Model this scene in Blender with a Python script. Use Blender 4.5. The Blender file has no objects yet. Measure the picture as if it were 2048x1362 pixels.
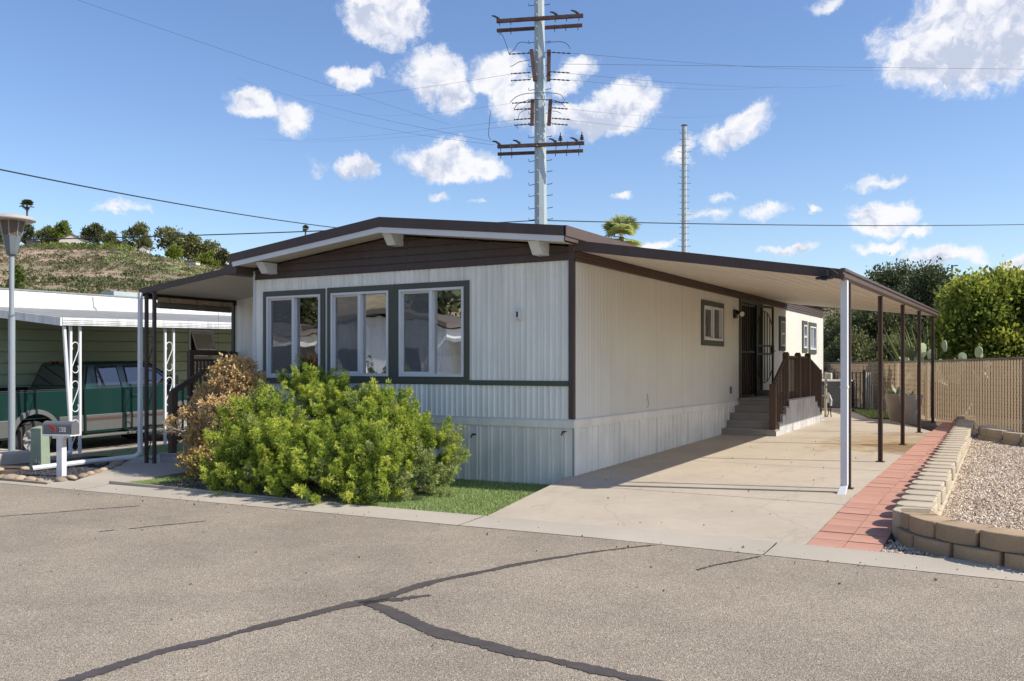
import bpy, math, random
import numpy as np
from mathutils import Vector, Matrix
R = math.radians
random.seed(7); RNG = np.random.default_rng(11)
S = bpy.context.scene
COL = S.collection

# ---------------------------------------------------------------- camera
cam_d = bpy.data.cameras.new("camera"); cam = bpy.data.objects.new("camera", cam_d); COL.objects.link(cam)
CAM = Vector((5.259, -10.819, 1.463))
RV = Vector((.868, .4967, 0)).normalized(); FV = Vector((-RV.y, RV.x, 0))
cam.location = CAM
cam.rotation_euler = (R(90), 0, math.atan2(RV.y, RV.x))
cam_d.lens = 36*1817/2048; cam_d.sensor_width = 36; cam_d.shift_y = 50/2048
cam_d.clip_start = .05; cam_d.clip_end = 3000
S.camera = cam

# ---------------------------------------------------------------- sun, sky, exposure
SUN = Vector((2.55, .62, 2.42)).normalized()
EL = math.asin(SUN.z); AZ = math.atan2(SUN.x, SUN.y)      # clockwise from +Y
sl = bpy.data.lights.new("sun", 'SUN'); sl.energy = 4.3; sl.angle = R(.5); sl.color = (1, .93, .82)
so = bpy.data.objects.new("sun", sl); COL.objects.link(so)
so.rotation_euler = SUN.to_track_quat('Z', 'Y').to_euler(); so.location = (20, 5, 30)

W = bpy.data.worlds.new("World"); S.world = W; W.use_nodes = True
nt = W.node_tree; N = nt.nodes; L = nt.links
N.clear()
def wn(t, **k):
    n = N.new(t)
    for a, b in k.items(): setattr(n, a, b)
    return n
def wl(a, b): L.new(a, b)
out = wn('ShaderNodeOutputWorld'); bg = wn('ShaderNodeBackground'); wl(bg.outputs[0], out.inputs[0])
sky = wn('ShaderNodeTexSky', sky_type='NISHITA', sun_disc=False, sun_elevation=EL, sun_rotation=AZ)
sky.altitude = 100; sky.air_density = 1.0; sky.dust_density = .6; sky.ozone_density = 2.5
bg.inputs[1].default_value = .15
tc = wn('ShaderNodeTexCoord')
warp = wn('ShaderNodeTexNoise'); warp.inputs['Scale'].default_value = 16; warp.inputs['Detail'].default_value = 6; warp.inputs['Roughness'].default_value = .62
wl(tc.outputs['Generated'], warp.inputs['Vector'])
wsub = wn('ShaderNodeVectorMath', operation='SUBTRACT'); wl(warp.outputs['Color'], wsub.inputs[0]); wsub.inputs[1].default_value = (.5, .5, .5)
wsc = wn('ShaderNodeVectorMath', operation='SCALE'); wl(wsub.outputs[0], wsc.inputs[0]); wsc.inputs['Scale'].default_value = .055
wadd = wn('ShaderNodeVectorMath', operation='ADD'); wl(tc.outputs['Generated'], wadd.inputs[0]); wl(wsc.outputs[0], wadd.inputs[1])
def pxdir(px, py):
    return (FV + RV*((px-1024)/1817) + Vector((0, 0, (731-py)/1817))).normalized()
CL = [(775,20,105,62,0,1),(700,150,62,27,0,1),(500,205,62,34,-15,.9),(585,228,52,38,-10,.8),(870,160,80,52,0,1),(905,190,50,40,0,.9),(985,138,74,38,0,.95),
 (1050,195,72,50,20,1),(1150,150,64,38,35,.85),(1250,205,112,46,15,1),(1150,240,110,38,5,1),(880,318,100,42,0,1),(960,330,48,20,-10,.7),(710,337,42,22,0,.8),
 (635,322,34,22,0,.35),(885,395,26,12,0,.6),(1490,252,58,34,35,1),(1440,280,50,34,0,.8),(1365,300,52,26,30,.5),(1930,90,175,82,0,1.1),(2010,30,160,90,0,1.1),(1800,130,50,40,0,.7),
 (1770,355,55,13,12,.5),(1520,425,52,20,10,.55),(1430,395,30,11,15,.5),(1630,427,16,11,0,.6),(1775,432,66,28,0,1),(1750,460,58,14,0,.7),(1830,466,30,12,0,.6),
 (1580,495,62,12,0,.8),(1755,495,58,12,0,.65),(1895,512,82,19,0,.9),(2035,518,36,16,0,.8),(1240,385,22,10,0,.45),(1315,487,48,12,0,.75),(245,411,46,9,0,.35),(452,516,34,20,0,.8),
 (1400,430,60,14,0,.4),(1660,0,40,14,0,.3),(960,408,18,7,0,.3)]
rr = random.Random(5)
for i in range(26):                        # the same scattered cumulus all round, outside the frame
    a = R(rr.uniform(42, 318)); e = R(rr.choice([rr.uniform(5, 20), rr.uniform(15, 60)]))
    d = (FV*math.cos(a) + RV*math.sin(a))*math.cos(e) + Vector((0, 0, math.sin(e)))
    s = rr.uniform(60, 190)
    CL.append((d, None, s, s*.42, rr.uniform(-15, 20), rr.uniform(.6, 1)))
prev = None; shade = None
for (px, py, a, b, rot, st) in CL:
    d = px if py is None else pxdir(px, py)
    m = wn('ShaderNodeMapping', vector_type='TEXTURE'); wl(wadd.outputs[0], m.inputs['Vector'])
    m.inputs['Location'].default_value = d
    m.inputs['Rotation'].default_value = (0, -R(rot), math.atan2(d.y, d.x)-math.pi/2)
    m.inputs['Scale'].default_value = (a*1.02/1817, .5, b*1.12/1817)
    ln = wn('ShaderNodeVectorMath', operation='LENGTH'); wl(m.outputs[0], ln.inputs[0])
    ma = wn('ShaderNodeMath', operation='SUBTRACT'); ma.inputs[0].default_value = st; 
    mm = wn('ShaderNodeMath', operation='MULTIPLY'); wl(ln.outputs['Value'], mm.inputs[0]); mm.inputs[1].default_value = st
    wl(mm.outputs[0], ma.inputs[1])
    if st > .75 and a > 50:                # flat grey bases: lower half of each larger cloud
        sx = wn('ShaderNodeSeparateXYZ'); wl(m.outputs[0], sx.inputs[0])
        c1 = wn('ShaderNodeMath', operation='MULTIPLY_ADD'); c1.use_clamp = True; wl(sx.outputs[2], c1.inputs[0]); c1.inputs[1].default_value = -1.1; c1.inputs[2].default_value = .12
        c2 = wn('ShaderNodeMath', operation='MULTIPLY'); c2.use_clamp = True; wl(ma.outputs[0], c2.inputs[0]); c2.inputs[1].default_value = 2.2
        c3 = wn('ShaderNodeMath', operation='MULTIPLY'); wl(c1.outputs[0], c3.inputs[0]); wl(c2.outputs[0], c3.inputs[1])
        if shade is None: shade = c3
        else:
            c4 = wn('ShaderNodeMath', operation='MAXIMUM'); wl(shade.outputs[0], c4.inputs[0]); wl(c3.outputs[0], c4.inputs[1]); shade = c4
    if prev is None: prev = ma
    else:
        mx = wn('ShaderNodeMath', operation='SMOOTH_MAX'); wl(prev.outputs[0], mx.inputs[0]); wl(ma.outputs[0], mx.inputs[1]); mx.inputs[2].default_value = .12; prev = mx
def fbm(off, sc, det, rough=.6):
    a = wn('ShaderNodeVectorMath', operation='ADD'); wl(wadd.outputs[0], a.inputs[0]); a.inputs[1].default_value = off
    n = wn('ShaderNodeTexNoise'); n.inputs['Scale'].default_value = sc; n.inputs['Detail'].default_value = det; n.inputs['Roughness'].default_value = rough
    wl(a.outputs[0], n.inputs['Vector']); return n.outputs[0]
def wm(op, a, b, clamp=False):
    n = wn('ShaderNodeMath', operation=op); n.use_clamp = clamp
    for i, x in enumerate((a, b)):
        if isinstance(x, (int, float)): n.inputs[i].default_value = x
        else: wl(x, n.inputs[i])
    return n.outputs[0]
n0 = fbm((0, 0, 0), 26, 9, .66)
field = wm('ADD', prev.outputs[0], wm('MULTIPLY', wm('SUBTRACT', n0, .5), 1.5))
mr = wn('ShaderNodeMapRange', interpolation_type='SMOOTHSTEP'); wl(field, mr.inputs[0])
mr.inputs[1].default_value = .02; mr.inputs[2].default_value = .48
na = fbm((0, 0, 0), 17, 6, .55); nb = fbm((.004, .001, -.010), 17, 6, .55)
rel = wm('MULTIPLY', wm('SUBTRACT', nb, na), 4.2)
core = wm('MULTIPLY', wm('SUBTRACT', field, .45), -.22)
lum = wm('SUBTRACT', wm('ADD', wm('ADD', rel, core), .94, False), wm('MULTIPLY', shade.outputs[0], .5))
cr = wn('ShaderNodeValToRGB'); wl(lum, cr.inputs[0])
cr.color_ramp.elements[0].position = .45; cr.color_ramp.elements[0].color = (2.9, 3.2, 3.95, 1)
cr.color_ramp.elements[1].position = .98; cr.color_ramp.elements[1].color = (4.9, 4.9, 5.0, 1)
e = cr.color_ramp.elements.new(.74); e.color = (4.2, 4.3, 4.75, 1)
mix = wn('ShaderNodeMix', data_type='RGBA'); wl(wm('MULTIPLY', mr.outputs[0], .97), mix.inputs[0]); wl(cr.outputs[0], mix.inputs[7])
SKYG = wn('ShaderNodeHueSaturation'); wl(sky.outputs[0], SKYG.inputs['Color']); SKYG.inputs['Hue'].default_value = .508; SKYG.inputs['Saturation'].default_value = 1.10; SKYG.inputs['Value'].default_value = .88
wl(SKYG.outputs[0], mix.inputs[6]); wl(mix.outputs[2], bg.inputs[0])
W.cycles.sampling_method = 'MANUAL'; W.cycles.sample_map_resolution = 512

S.view_settings.view_transform = 'Standard'; S.view_settings.look = 'None'
S.view_settings.exposure = 0.42; S.view_settings.gamma = 1; S.view_settings.use_curve_mapping = False
S.cycles.max_bounces = 8; S.cycles.transparent_max_bounces = 10

# ---------------------------------------------------------------- materials
MATS = {}
def mat(name, col, rough=.6, var=.1, scale=2.0, fvar=.08, fine=60, bump=0, bscale=None, metal=0, spec=.3, rnd=0, col2=None, stretch=None, coord='Object', streak=0):
    m = bpy.data.materials.new(name); m.use_nodes = True; t = m.node_tree; n = t.nodes; l = t.links
    b = n['Principled BSDF']; b.inputs['Roughness'].default_value = rough; b.inputs['Metallic'].default_value = metal
    b.inputs['Specular IOR Level'].default_value = spec
    c = n.new('ShaderNodeTexCoord'); v = c.outputs[coord]
    if stretch:
        mp = n.new('ShaderNodeMapping'); mp.inputs['Scale'].default_value = stretch; l.new(v, mp.inputs[0]); v = mp.outputs[0]
    def noise(sc, det=4, vv=None):
        x = n.new('ShaderNodeTexNoise'); x.inputs['Scale'].default_value = sc; x.inputs['Detail'].default_value = det; l.new(vv or v, x.inputs['Vector']); return x.outputs[0]
    def rng(o, lo, hi, a=.3, bb=.7):
        r = n.new('ShaderNodeMapRange'); l.new(o, r.inputs[0]); r.inputs[1].default_value = a; r.inputs[2].default_value = bb; r.inputs[3].default_value = lo; r.inputs[4].default_value = hi; return r.outputs[0]
    n1 = noise(scale, 5); f = rng(n1, 1-var, 1+var)
    n2 = noise(fine, 3); f2 = rng(n2, 1-fvar, 1+fvar)
    mu = n.new('ShaderNodeMath'); mu.operation = 'MULTIPLY'; l.new(f, mu.inputs[0]); l.new(f2, mu.inputs[1]); fac = mu.outputs[0]
    if streak:
        mp = n.new('ShaderNodeMapping'); mp.inputs['Scale'].default_value = (9, 9, .5); l.new(c.outputs[coord], mp.inputs[0])
        s = rng(noise(1, 4, mp.outputs[0]), 1-streak, 1+streak*.4)
        m3 = n.new('ShaderNodeMath'); m3.operation = 'MULTIPLY'; l.new(fac, m3.inputs[0]); l.new(s, m3.inputs[1]); fac = m3.outputs[0]
    if rnd:
        oi = n.new('ShaderNodeObjectInfo'); r = rng(oi.outputs['Random'], 1-rnd, 1+rnd, 0, 1)
        m3 = n.new('ShaderNodeMath'); m3.operation = 'MULTIPLY'; l.new(fac, m3.inputs[0]); l.new(r, m3.inputs[1]); fac = m3.outputs[0]
    if col2:
        mc = n.new('ShaderNodeMix'); mc.data_type = 'RGBA'; l.new(rng(noise(scale*.6, 4), 0, 1, .4, .62), mc.inputs[0])
        mc.inputs[6].default_value = (*col, 1); mc.inputs[7].default_value = (*col2, 1); base = mc.outputs[2]
    else:
        rg = n.new('ShaderNodeRGB'); rg.outputs[0].default_value = (*col, 1); base = rg.outputs[0]
    vm = n.new('ShaderNodeVectorMath'); vm.operation = 'SCALE'; l.new(base, vm.inputs[0]); l.new(fac, vm.inputs['Scale'])
    l.new(vm.outputs[0], b.inputs['Base Color'])
    if bump:
        bp = n.new('ShaderNodeBump'); bp.inputs['Strength'].default_value = 1; bp.inputs['Distance'].default_value = bump
        l.new(noise(bscale or fine, 5), bp.inputs['Height']); l.new(bp.outputs[0], b.inputs['Normal'])
    MATS[name] = m; return m
def leafmat(name, ramp, rough=.55, trans=.35, coord=None):
    m = bpy.data.materials.new(name); m.use_nodes = True; t = m.node_tree; n = t.nodes; l = t.links
    b = n['Principled BSDF']; b.inputs['Roughness'].default_value = rough; b.inputs['Specular IOR Level'].default_value = .25
    a = n.new('ShaderNodeAttribute'); a.attribute_name = 'tint'
    r = n.new('ShaderNodeValToRGB'); l.new(a.outputs['Fac'], r.inputs[0]); els = r.color_ramp.elements
    for i, (p, c) in enumerate(ramp):
        e = els[i] if i < 2 else els.new(p)
        e.position = p; e.color = (*c, 1)
    l.new(r.outputs[0], b.inputs['Base Color'])
    tr = n.new('ShaderNodeBsdfTranslucent'); l.new(r.outputs[0], tr.inputs[0])
    mx = n.new('ShaderNodeMixShader'); mx.inputs[0].default_value = trans; l.new(b.outputs[0], mx.inputs[1]); l.new(tr.outputs[0], mx.inputs[2])
    l.new(mx.outputs[0], n['Material Output'].inputs[0]); MATS[name] = m; return m
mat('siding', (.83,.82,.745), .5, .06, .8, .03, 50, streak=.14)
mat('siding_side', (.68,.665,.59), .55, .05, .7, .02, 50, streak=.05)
mat('skirt', (.82,.785,.69), .5, .09, 1.5, .05, 90, bump=.0015, bscale=120, streak=.10)
mat('brown', (.085,.062,.055), .5, .08, 2, .05, 60, streak=.1)
mat('brown_side', (.10,.065,.052), .45, .08, 2, .05, 60)
mat('brown_wood', (.095,.062,.045), .6, .12, 3, .1, 40)
mat('green_trim', (.082,.090,.072), .5, .06, 2, .03, 60)
mat('white_trim', (.66,.67,.68), .4, .04, 2, .02, 60)
mat('white_paint', (.72,.73,.74), .4, .05, 3, .03, 60, streak=.06)
mat('soffit', (.62,.57,.49), .6, .05, 1, .02, 50)
mat('roof_white', (.6,.6,.58), .6, .1, 1, .05, 40)
mat('interior', (.30,.29,.27), .8)
mat('curtain', (.5,.48,.44), .8, .15, 6, stretch=(6,6,.3))
mat('dark', (.012,.012,.013), .35)
mat('black_metal', (.015,.016,.018), .35, spec=.5)
mat('red_wood', (.06,.022,.016), .5)
mat('concrete', (.44,.39,.315), .85, .10, .7, .10, 160, bump=.002, bscale=220)
mat('concrete_dark', (.42,.38,.32), .9, .14, 1.5, .16, 140, bump=.003, bscale=200)
mat('red_tile', (.48,.255,.185), .8, .1, 2, .08, 150, bump=.001, rnd=.07)
mat('block', (.40,.29,.18), .9, .14, 5, .15, 110, bump=.004, bscale=120, rnd=.08)
mat('block_plain', (.46,.39,.285), .9, .14, 5, .12, 110, bump=.003, bscale=120, rnd=.06)
mat('steps', (.33,.305,.28), .85, .1, 2, .1, 90, bump=.001)
mat('steps_left', (.40,.36,.37), .85, .1, 2, .1, 90)
mat('porch_skirt', (.52,.52,.51), .6, .18, 3, .08, 60, streak=.2)
mat('galv', (.40,.46,.46), .45, .07, 1, .04, 20, metal=.0)
mat('crossarm', (.115,.065,.052), .8, .3, 5, .2, 40)
mat('insul', (.05,.052,.05), .4)
mat('wire', (.02,.025,.022), .5)
mat('neigh_green', (.47,.54,.36), .6, .05, 1, .03, 60)
mat('neigh_white', (.75,.75,.74), .6, .08, 2, .06, 20, streak=.25)
mat('neigh_roof', (.26,.26,.25), .7, .12, 2, .1, 20)
mat('truck_green', (.009,.036,.030), .16, .05, 1, .02, 30, spec=.9)
mat('truck_silver', (.15,.155,.15), .4, .04, 1, .02, 30, metal=.3)
mat('truck_black', (.015,.016,.017), .5)
mat('tyre', (.045,.043,.042), .8, .1, 5)
mat('rim', (.55,.55,.53), .3, metal=.5)
mat('chrome', (.6,.6,.6), .2, metal=.9)
mat('lens_red', (.25,.02,.02), .3)
mat('mail_grey', (.13,.135,.15), .45, .06, 5)
mat('mail_red', (.42,.06,.045), .45)
mat('pedestal', (.27,.33,.25), .6, .1, 4)
mat('lamp_grey', (.30,.34,.36), .5, .06, 2)
mat('lamp_housing', (.15,.17,.18), .5, .08, 3)
mat('lamp_hood', (.42,.38,.34), .5, .1, 2)
mat('lamp_lens', (.14,.10,.07), .35, .1, 3)
mat('stone', (.36,.28,.20), .8, .2, 5, .1, 50, rnd=.3, bump=.003)
mat('stone_black', (.045,.045,.05), .8, .2, 30, .2, 100)
mat('gravel', (.46,.37,.28), .9, .05, 3, .1, 50)
mat('soil', (.10,.075,.055), .95, .3, 6, .3, 60, bump=.01)
leafmat('fence_slat', [(0,(.62,.48,.33)),(1,(.62,.48,.33))], trans=.4)
mat('fence_wire', (.24,.20,.155), .5)
mat('board', (.20,.21,.20), .7, .15, 4, rnd=.2)
mat('planter', (.42,.37,.31), .8, .08, 5)
mat('ac_grey', (.10,.105,.115), .5)
mat('bamboo', (.40,.29,.20), .8, .25, 8, .2, 60, stretch=(1,1,6))
mat('bamboo_shade', (.15,.14,.11), .8, .2, 8, .2, 60)
mat('bark', (.12,.09,.065), .9, .2, 6, .2, 40, bump=.01)
mat('stem_pale', (.30,.24,.17), .85, .2, 6)
mat('blue', (.02,.06,.35), .4); mat('plate_white', (.75,.75,.75), .5)
mat('asphalt_seal', (.085,.072,.064), .6, .14, 8, .14, 140, bump=.0015, bscale=150)
mat('house_cream', (.62,.58,.50), .8); mat('house_roof', (.17,.14,.12), .9); mat('house_dark', (.05,.05,.055), .3)
mat('wall_light', (.6,.58,.53), .6)
def glassmat(name, tint, refl, base=None):
    m = bpy.data.materials.new(name); m.use_nodes = True; t = m.node_tree; n = t.nodes; l = t.links
    n.remove(n['Principled BSDF'])
    g = n.new('ShaderNodeBsdfGlossy'); g.inputs['Roughness'].default_value = .006; g.inputs['Color'].default_value = (.95,.97,1,1)
    nz = n.new('ShaderNodeTexNoise'); nz.inputs['Scale'].default_value = 1.2; c = n.new('ShaderNodeTexCoord'); l.new(c.outputs['Object'], nz.inputs['Vector'])
    bp = n.new('ShaderNodeBump'); bp.inputs['Distance'].default_value = .004; l.new(nz.outputs[0], bp.inputs['Height']); l.new(bp.outputs[0], g.inputs['Normal'])
    if base: tr = n.new('ShaderNodeBsdfDiffuse'); tr.inputs[0].default_value = (*base, 1)
    else: tr = n.new('ShaderNodeBsdfTransparent'); tr.inputs[0].default_value = (*tint, 1)
    lw = n.new('ShaderNodeFresnel'); lw.inputs[0].default_value = 1.5
    ad = n.new('ShaderNodeMath'); ad.operation = 'ADD'; ad.use_clamp = True; l.new(lw.outputs[0], ad.inputs[0]); ad.inputs[1].default_value = refl
    mx = n.new('ShaderNodeMixShader'); l.new(ad.outputs[0], mx.inputs[0]); l.new(tr.outputs[0], mx.inputs[1]); l.new(g.outputs[0], mx.inputs[2])
    l.new(mx.outputs[0], n['Material Output'].inputs[0]); MATS[name] = m
glassmat('glass', (.85,.88,.86), .34); glassmat('glass_dark', None, .10, (.02,.024,.026)); glassmat('glass_far', None, .05, (.04,.045,.05))
# insect screen: dark mesh, partly see-through
def screenmat():
    m = bpy.data.materials.new('screen'); m.use_nodes = True; t = m.node_tree; n = t.nodes; l = t.links
    b = n['Principled BSDF']; b.inputs['Base Color'].default_value = (.17,.175,.18,1); b.inputs['Roughness'].default_value = .8
    tr = n.new('ShaderNodeBsdfTransparent'); mx = n.new('ShaderNodeMixShader'); mx.inputs[0].default_value = .5
    l.new(b.outputs[0], mx.inputs[1]); l.new(tr.outputs[0], mx.inputs[2]); l.new(mx.outputs[0], n['Material Output'].inputs[0]); MATS['screen'] = m
screenmat()
def sheermat():
    m = bpy.data.materials.new('sheer'); m.use_nodes = True; t = m.node_tree; n = t.nodes; l = t.links
    b = n['Principled BSDF']; b.inputs['Base Color'].default_value = (.55,.52,.46,1); b.inputs['Roughness'].default_value = .9
    tr = n.new('ShaderNodeBsdfTransparent'); mx = n.new('ShaderNodeMixShader'); mx.inputs[0].default_value = .45
    l.new(b.outputs[0], mx.inputs[1]); l.new(tr.outputs[0], mx.inputs[2]); l.new(mx.outputs[0], n['Material Output'].inputs[0]); MATS['sheer'] = m
sheermat()
# asphalt and driveway with stains
def asphalt():
    m = bpy.data.materials.new('asphalt'); m.use_nodes = True; t = m.node_tree; n = t.nodes; l = t.links
    b = n['Principled BSDF']; b.inputs['Roughness'].default_value = .9; b.inputs['Specular IOR Level'].default_value = .2
    c = n.new('ShaderNodeTexCoord')
    def noise(sc, det=4, ro=.5):
        x = n.new('ShaderNodeTexNoise'); x.inputs['Scale'].default_value = sc; x.inputs['Detail'].default_value = det; x.inputs['Roughness'].default_value = ro; l.new(c.outputs['Object'], x.inputs['Vector']); return x.outputs[0]
    def rng(o, a, bb, lo, hi):
        r = n.new('ShaderNodeMapRange'); l.new(o, r.inputs[0]); r.inputs[1].default_value = a; r.inputs[2].default_value = bb; r.inputs[3].default_value = lo; r.inputs[4].default_value = hi; return r.outputs[0]
    vo = n.new('ShaderNodeTexVoronoi'); vo.inputs['Scale'].default_value = 150; l.new(c.outputs['Object'], vo.inputs['Vector'])
    cr = n.new('ShaderNodeValToRGB'); l.new(vo.outputs['Color'], cr.inputs[0])
    e = cr.color_ramp.elements; e[0].position = .12; e[0].color = (.14,.112,.085,1); e[1].position = .93; e[1].color = (.58,.52,.41,1)
    x = e.new(.3); x.color = (.285,.235,.18,1); x = e.new(.7); x.color = (.345,.29,.222,1)
    mixs = noise(70, 6, .7); big = noise(.55, 5, .6); mid = noise(3.5, 4)
    s1 = rng(mixs, .3, .7, .80, 1.20); s2 = rng(big, .3, .7, .82, 1.13); s3 = rng(mid, .3, .7, .95, 1.05)
    a = n.new('ShaderNodeMath'); a.operation = 'MULTIPLY'; l.new(s1, a.inputs[0]); l.new(s2, a.inputs[1])
    a2 = n.new('ShaderNodeMath'); a2.operation = 'MULTIPLY'; l.new(a.outputs[0], a2.inputs[0]); l.new(s3, a2.inputs[1])
    # oil and tar smudges
    sm = n.new('ShaderNodeTexNoise'); sm.inputs['Scale'].default_value = 1.3; sm.inputs['Detail'].default_value = 8; sm.inputs['Roughness'].default_value = .75
    mp = n.new('ShaderNodeMapping'); mp.inputs['Scale'].default_value = (1, 1.6, 1); mp.inputs['Location'].default_value = (3, 1, 0); l.new(c.outputs['Object'], mp.inputs[0]); l.new(mp.outputs[0], sm.inputs['Vector'])
    s4 = rng(sm.outputs[0], .62, .74, 1, .72)
    a3 = n.new('ShaderNodeMath'); a3.operation = 'MULTIPLY'; l.new(a2.outputs[0], a3.inputs[0]); l.new(s4, a3.inputs[1])
    vm = n.new('ShaderNodeVectorMath'); vm.operation = 'SCALE'; l.new(cr.outputs[0], vm.inputs[0]); l.new(a3.outputs[0], vm.inputs['Scale']); l.new(vm.outputs[0], b.inputs['Base Color'])
    bp = n.new('ShaderNodeBump'); bp.inputs['Distance'].default_value = .004; l.new(vo.outputs['Distance'], bp.inputs['Height']); l.new(bp.outputs[0], b.inputs['Normal'])
    MATS['asphalt'] = m
asphalt()
def driveway():
    m = bpy.data.materials.new('driveway'); m.use_nodes = True; t = m.node_tree; n = t.nodes; l = t.links
    b = n['Principled BSDF']; b.inputs['Roughness'].default_value = .85; b.inputs['Specular IOR Level'].default_value = .2
    c = n.new('ShaderNodeTexCoord')
    def noise(sc, det=4, ro=.5, stretch=None, loc=None):
        v = c.outputs['Object']
        if stretch or loc:
            mp = n.new('ShaderNodeMapping'); mp.inputs['Scale'].default_value = stretch or (1,1,1); mp.inputs['Location'].default_value = loc or (0,0,0); l.new(v, mp.inputs[0]); v = mp.outputs[0]
        x = n.new('ShaderNodeTexNoise'); x.inputs['Scale'].default_value = sc; x.inputs['Detail'].default_value = det; x.inputs['Roughness'].default_value = ro; l.new(v, x.inputs['Vector']); return x.outputs[0]
    def rng(o, a, bb, lo, hi, st='LINEAR'):
        r = n.new('ShaderNodeMapRange'); r.interpolation_type = st; l.new(o, r.inputs[0]); r.inputs[1].default_value = a; r.inputs[2].default_value = bb; r.inputs[3].default_value = lo; r.inputs[4].default_value = hi; return r.outputs[0]
    def mul(a, bb):
        x = n.new('ShaderNodeMath'); x.operation = 'MULTIPLY'; l.new(a, x.inputs[0]); l.new(bb, x.inputs[1]); return x.outputs[0]
    def blob(cx, cy, rx, ry, rot):
        mp = n.new('ShaderNodeMapping'); mp.vector_type = 'TEXTURE'; l.new(c.outputs['Object'], mp.inputs[0])
        mp.inputs['Location'].default_value = (cx, cy, 0); mp.inputs['Rotation'].default_value = (0, 0, R(rot)); mp.inputs['Scale'].default_value = (rx, ry, 50)
        ln = n.new('ShaderNodeVectorMath'); ln.operation = 'LENGTH'; l.new(mp.outputs[0], ln.inputs[0])
        nz = rng(noise(3.2, 6, .7), .3, .7, -.55, .55)
        ad = n.new('ShaderNodeMath'); ad.operation = 'ADD'; l.new(ln.outputs['Value'], ad.inputs[0]); l.new(nz, ad.inputs[1])
        return rng(ad.outputs[0], .45, 1.15, 1, 0, 'SMOOTHSTEP')
    f = mul(mul(rng(noise(.9, 6, .6), .3, .7, .90, 1.08), rng(noise(230, 2), .3, .7, .88, 1.1)), rng(noise(9, 5, .7), .3, .7, .95, 1.04))
    base = n.new('ShaderNodeRGB'); base.outputs[0].default_value = (.47,.405,.32,1)
    cur = base.outputs[0]
    for (cx, cy, rx, ry, rot, colr, st) in [(1.4,4.3,1.3,1.9,-12,(.36,.25,.13),.75),(1.8,3.6,.8,1.1,20,(.22,.145,.07),.9),(2.5,6.6,.7,.5,10,(.20,.15,.09),.9),(1.5,6.0,1.0,.45,5,(.30,.21,.12),.7),(2.2,2.6,.9,.3,0,(.28,.20,.11),.6),
            (3.1,-.6,.45,.9,-5,(.25,.235,.20),.6),(2.1,-1.1,.5,.3,20,(.55,.33,.15),.25),(2.6,1.2,.5,.5,0,(.58,.38,.22),.2),(1.0,-1.9,.9,.35,0,(.42,.36,.28),.25),(3.3,-2.2,.4,.3,0,(.30,.27,.21),.5)]:
        mc = n.new('ShaderNodeMix'); mc.data_type = 'RGBA'; bl = blob(cx, cy, rx, ry, rot)
        x = n.new('ShaderNodeMath'); x.operation = 'MULTIPLY'; l.new(bl, x.inputs[0]); x.inputs[1].default_value = st
        l.new(x.outputs[0], mc.inputs[0]); l.new(cur, mc.inputs[6]); mc.inputs[7].default_value = (*colr, 1); cur = mc.outputs[2]
    vv = n.new('ShaderNodeTexVoronoi'); vv.feature = 'DISTANCE_TO_EDGE'; vv.inputs['Scale'].default_value = .42
    wv = n.new('ShaderNodeTexNoise'); wv.inputs['Scale'].default_value = 2.2; wv.inputs['Detail'].default_value = 6; l.new(c.outputs['Object'], wv.inputs['Vector'])
    av = n.new('ShaderNodeVectorMath'); av.operation = 'MULTIPLY_ADD'; l.new(wv.outputs['Color'], av.inputs[0]); av.inputs[1].default_value = (.35,.35,0); l.new(c.outputs['Object'], av.inputs[2]); l.new(av.outputs[0], vv.inputs['Vector'])
    f = mul(f, rng(vv.outputs['Distance'], .0005, .004, .84, 1)); f = mul(f, rng(noise(1.6, 8, .75, (1.4,.5,1)), .56, .72, 1, .80))
    vm = n.new('ShaderNodeVectorMath'); vm.operation = 'SCALE'; l.new(cur, vm.inputs[0]); l.new(f, vm.inputs['Scale']); l.new(vm.outputs[0], b.inputs['Base Color'])
    bp = n.new('ShaderNodeBump'); bp.inputs['Distance'].default_value = .0015; l.new(noise(180, 3), bp.inputs['Height']); l.new(bp.outputs[0], b.inputs['Normal'])
    MATS['driveway'] = m
driveway()
leafmat('juniper', [(0,(.10,.17,.03)),(1,(.74,.74,.17)),(.45,(.36,.45,.07)),(.75,(.56,.62,.10))], trans=.38)
leafmat('juniper_grey', [(0,(.10,.14,.06)),(1,(.36,.41,.20))], trans=.3)
leafmat('jade', [(0,(.22,.22,.05)),(1,(.74,.54,.30)),(.3,(.50,.38,.10)),(.65,(.62,.42,.21))], trans=.3)
leafmat('turf', [(0,(.15,.21,.06)),(1,(.46,.56,.22))], trans=.2)
leafmat('tree_bright', [(0,(.055,.09,.02)),(1,(.52,.50,.08)),(.45,(.19,.25,.045)),(.7,(.38,.42,.07))], trans=.5)
leafmat('tree_dark', [(0,(.045,.065,.025)),(1,(.20,.21,.09))], trans=.25)
leafmat('tree_olive', [(0,(.08,.10,.04)),(1,(.33,.33,.13))], trans=.3)
leafmat('palm', [(0,(.22,.30,.08)),(1,(.62,.64,.27))], trans=.5)
mat('cactus_pad', (.36,.42,.24), .6, .15, 3, rnd=.2)
leafmat('cane', [(0,(.20,.26,.08)),(1,(.42,.44,.20))], trans=.3)
leafmat('scrub', [(0,(.05,.065,.025)),(1,(.27,.20,.13)),(.5,(.12,.13,.05))], trans=.1)
leafmat('agave', [(0,(.16,.24,.14)),(1,(.42,.46,.36))], trans=.1)
leafmat('gravel_mix', [(0,(.26,.20,.155)),(1,(.88,.81,.68)),(.35,(.52,.41,.30)),(.7,(.72,.61,.47))], trans=0, rough=.9)
leafmat('lava_mix', [(0,(.02,.02,.024)),(1,(.10,.10,.11))], trans=0, rough=.8)
leafmat('litter_mix', [(0,(.08,.05,.04)),(1,(.32,.25,.20))], trans=0, rough=.9)

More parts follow.
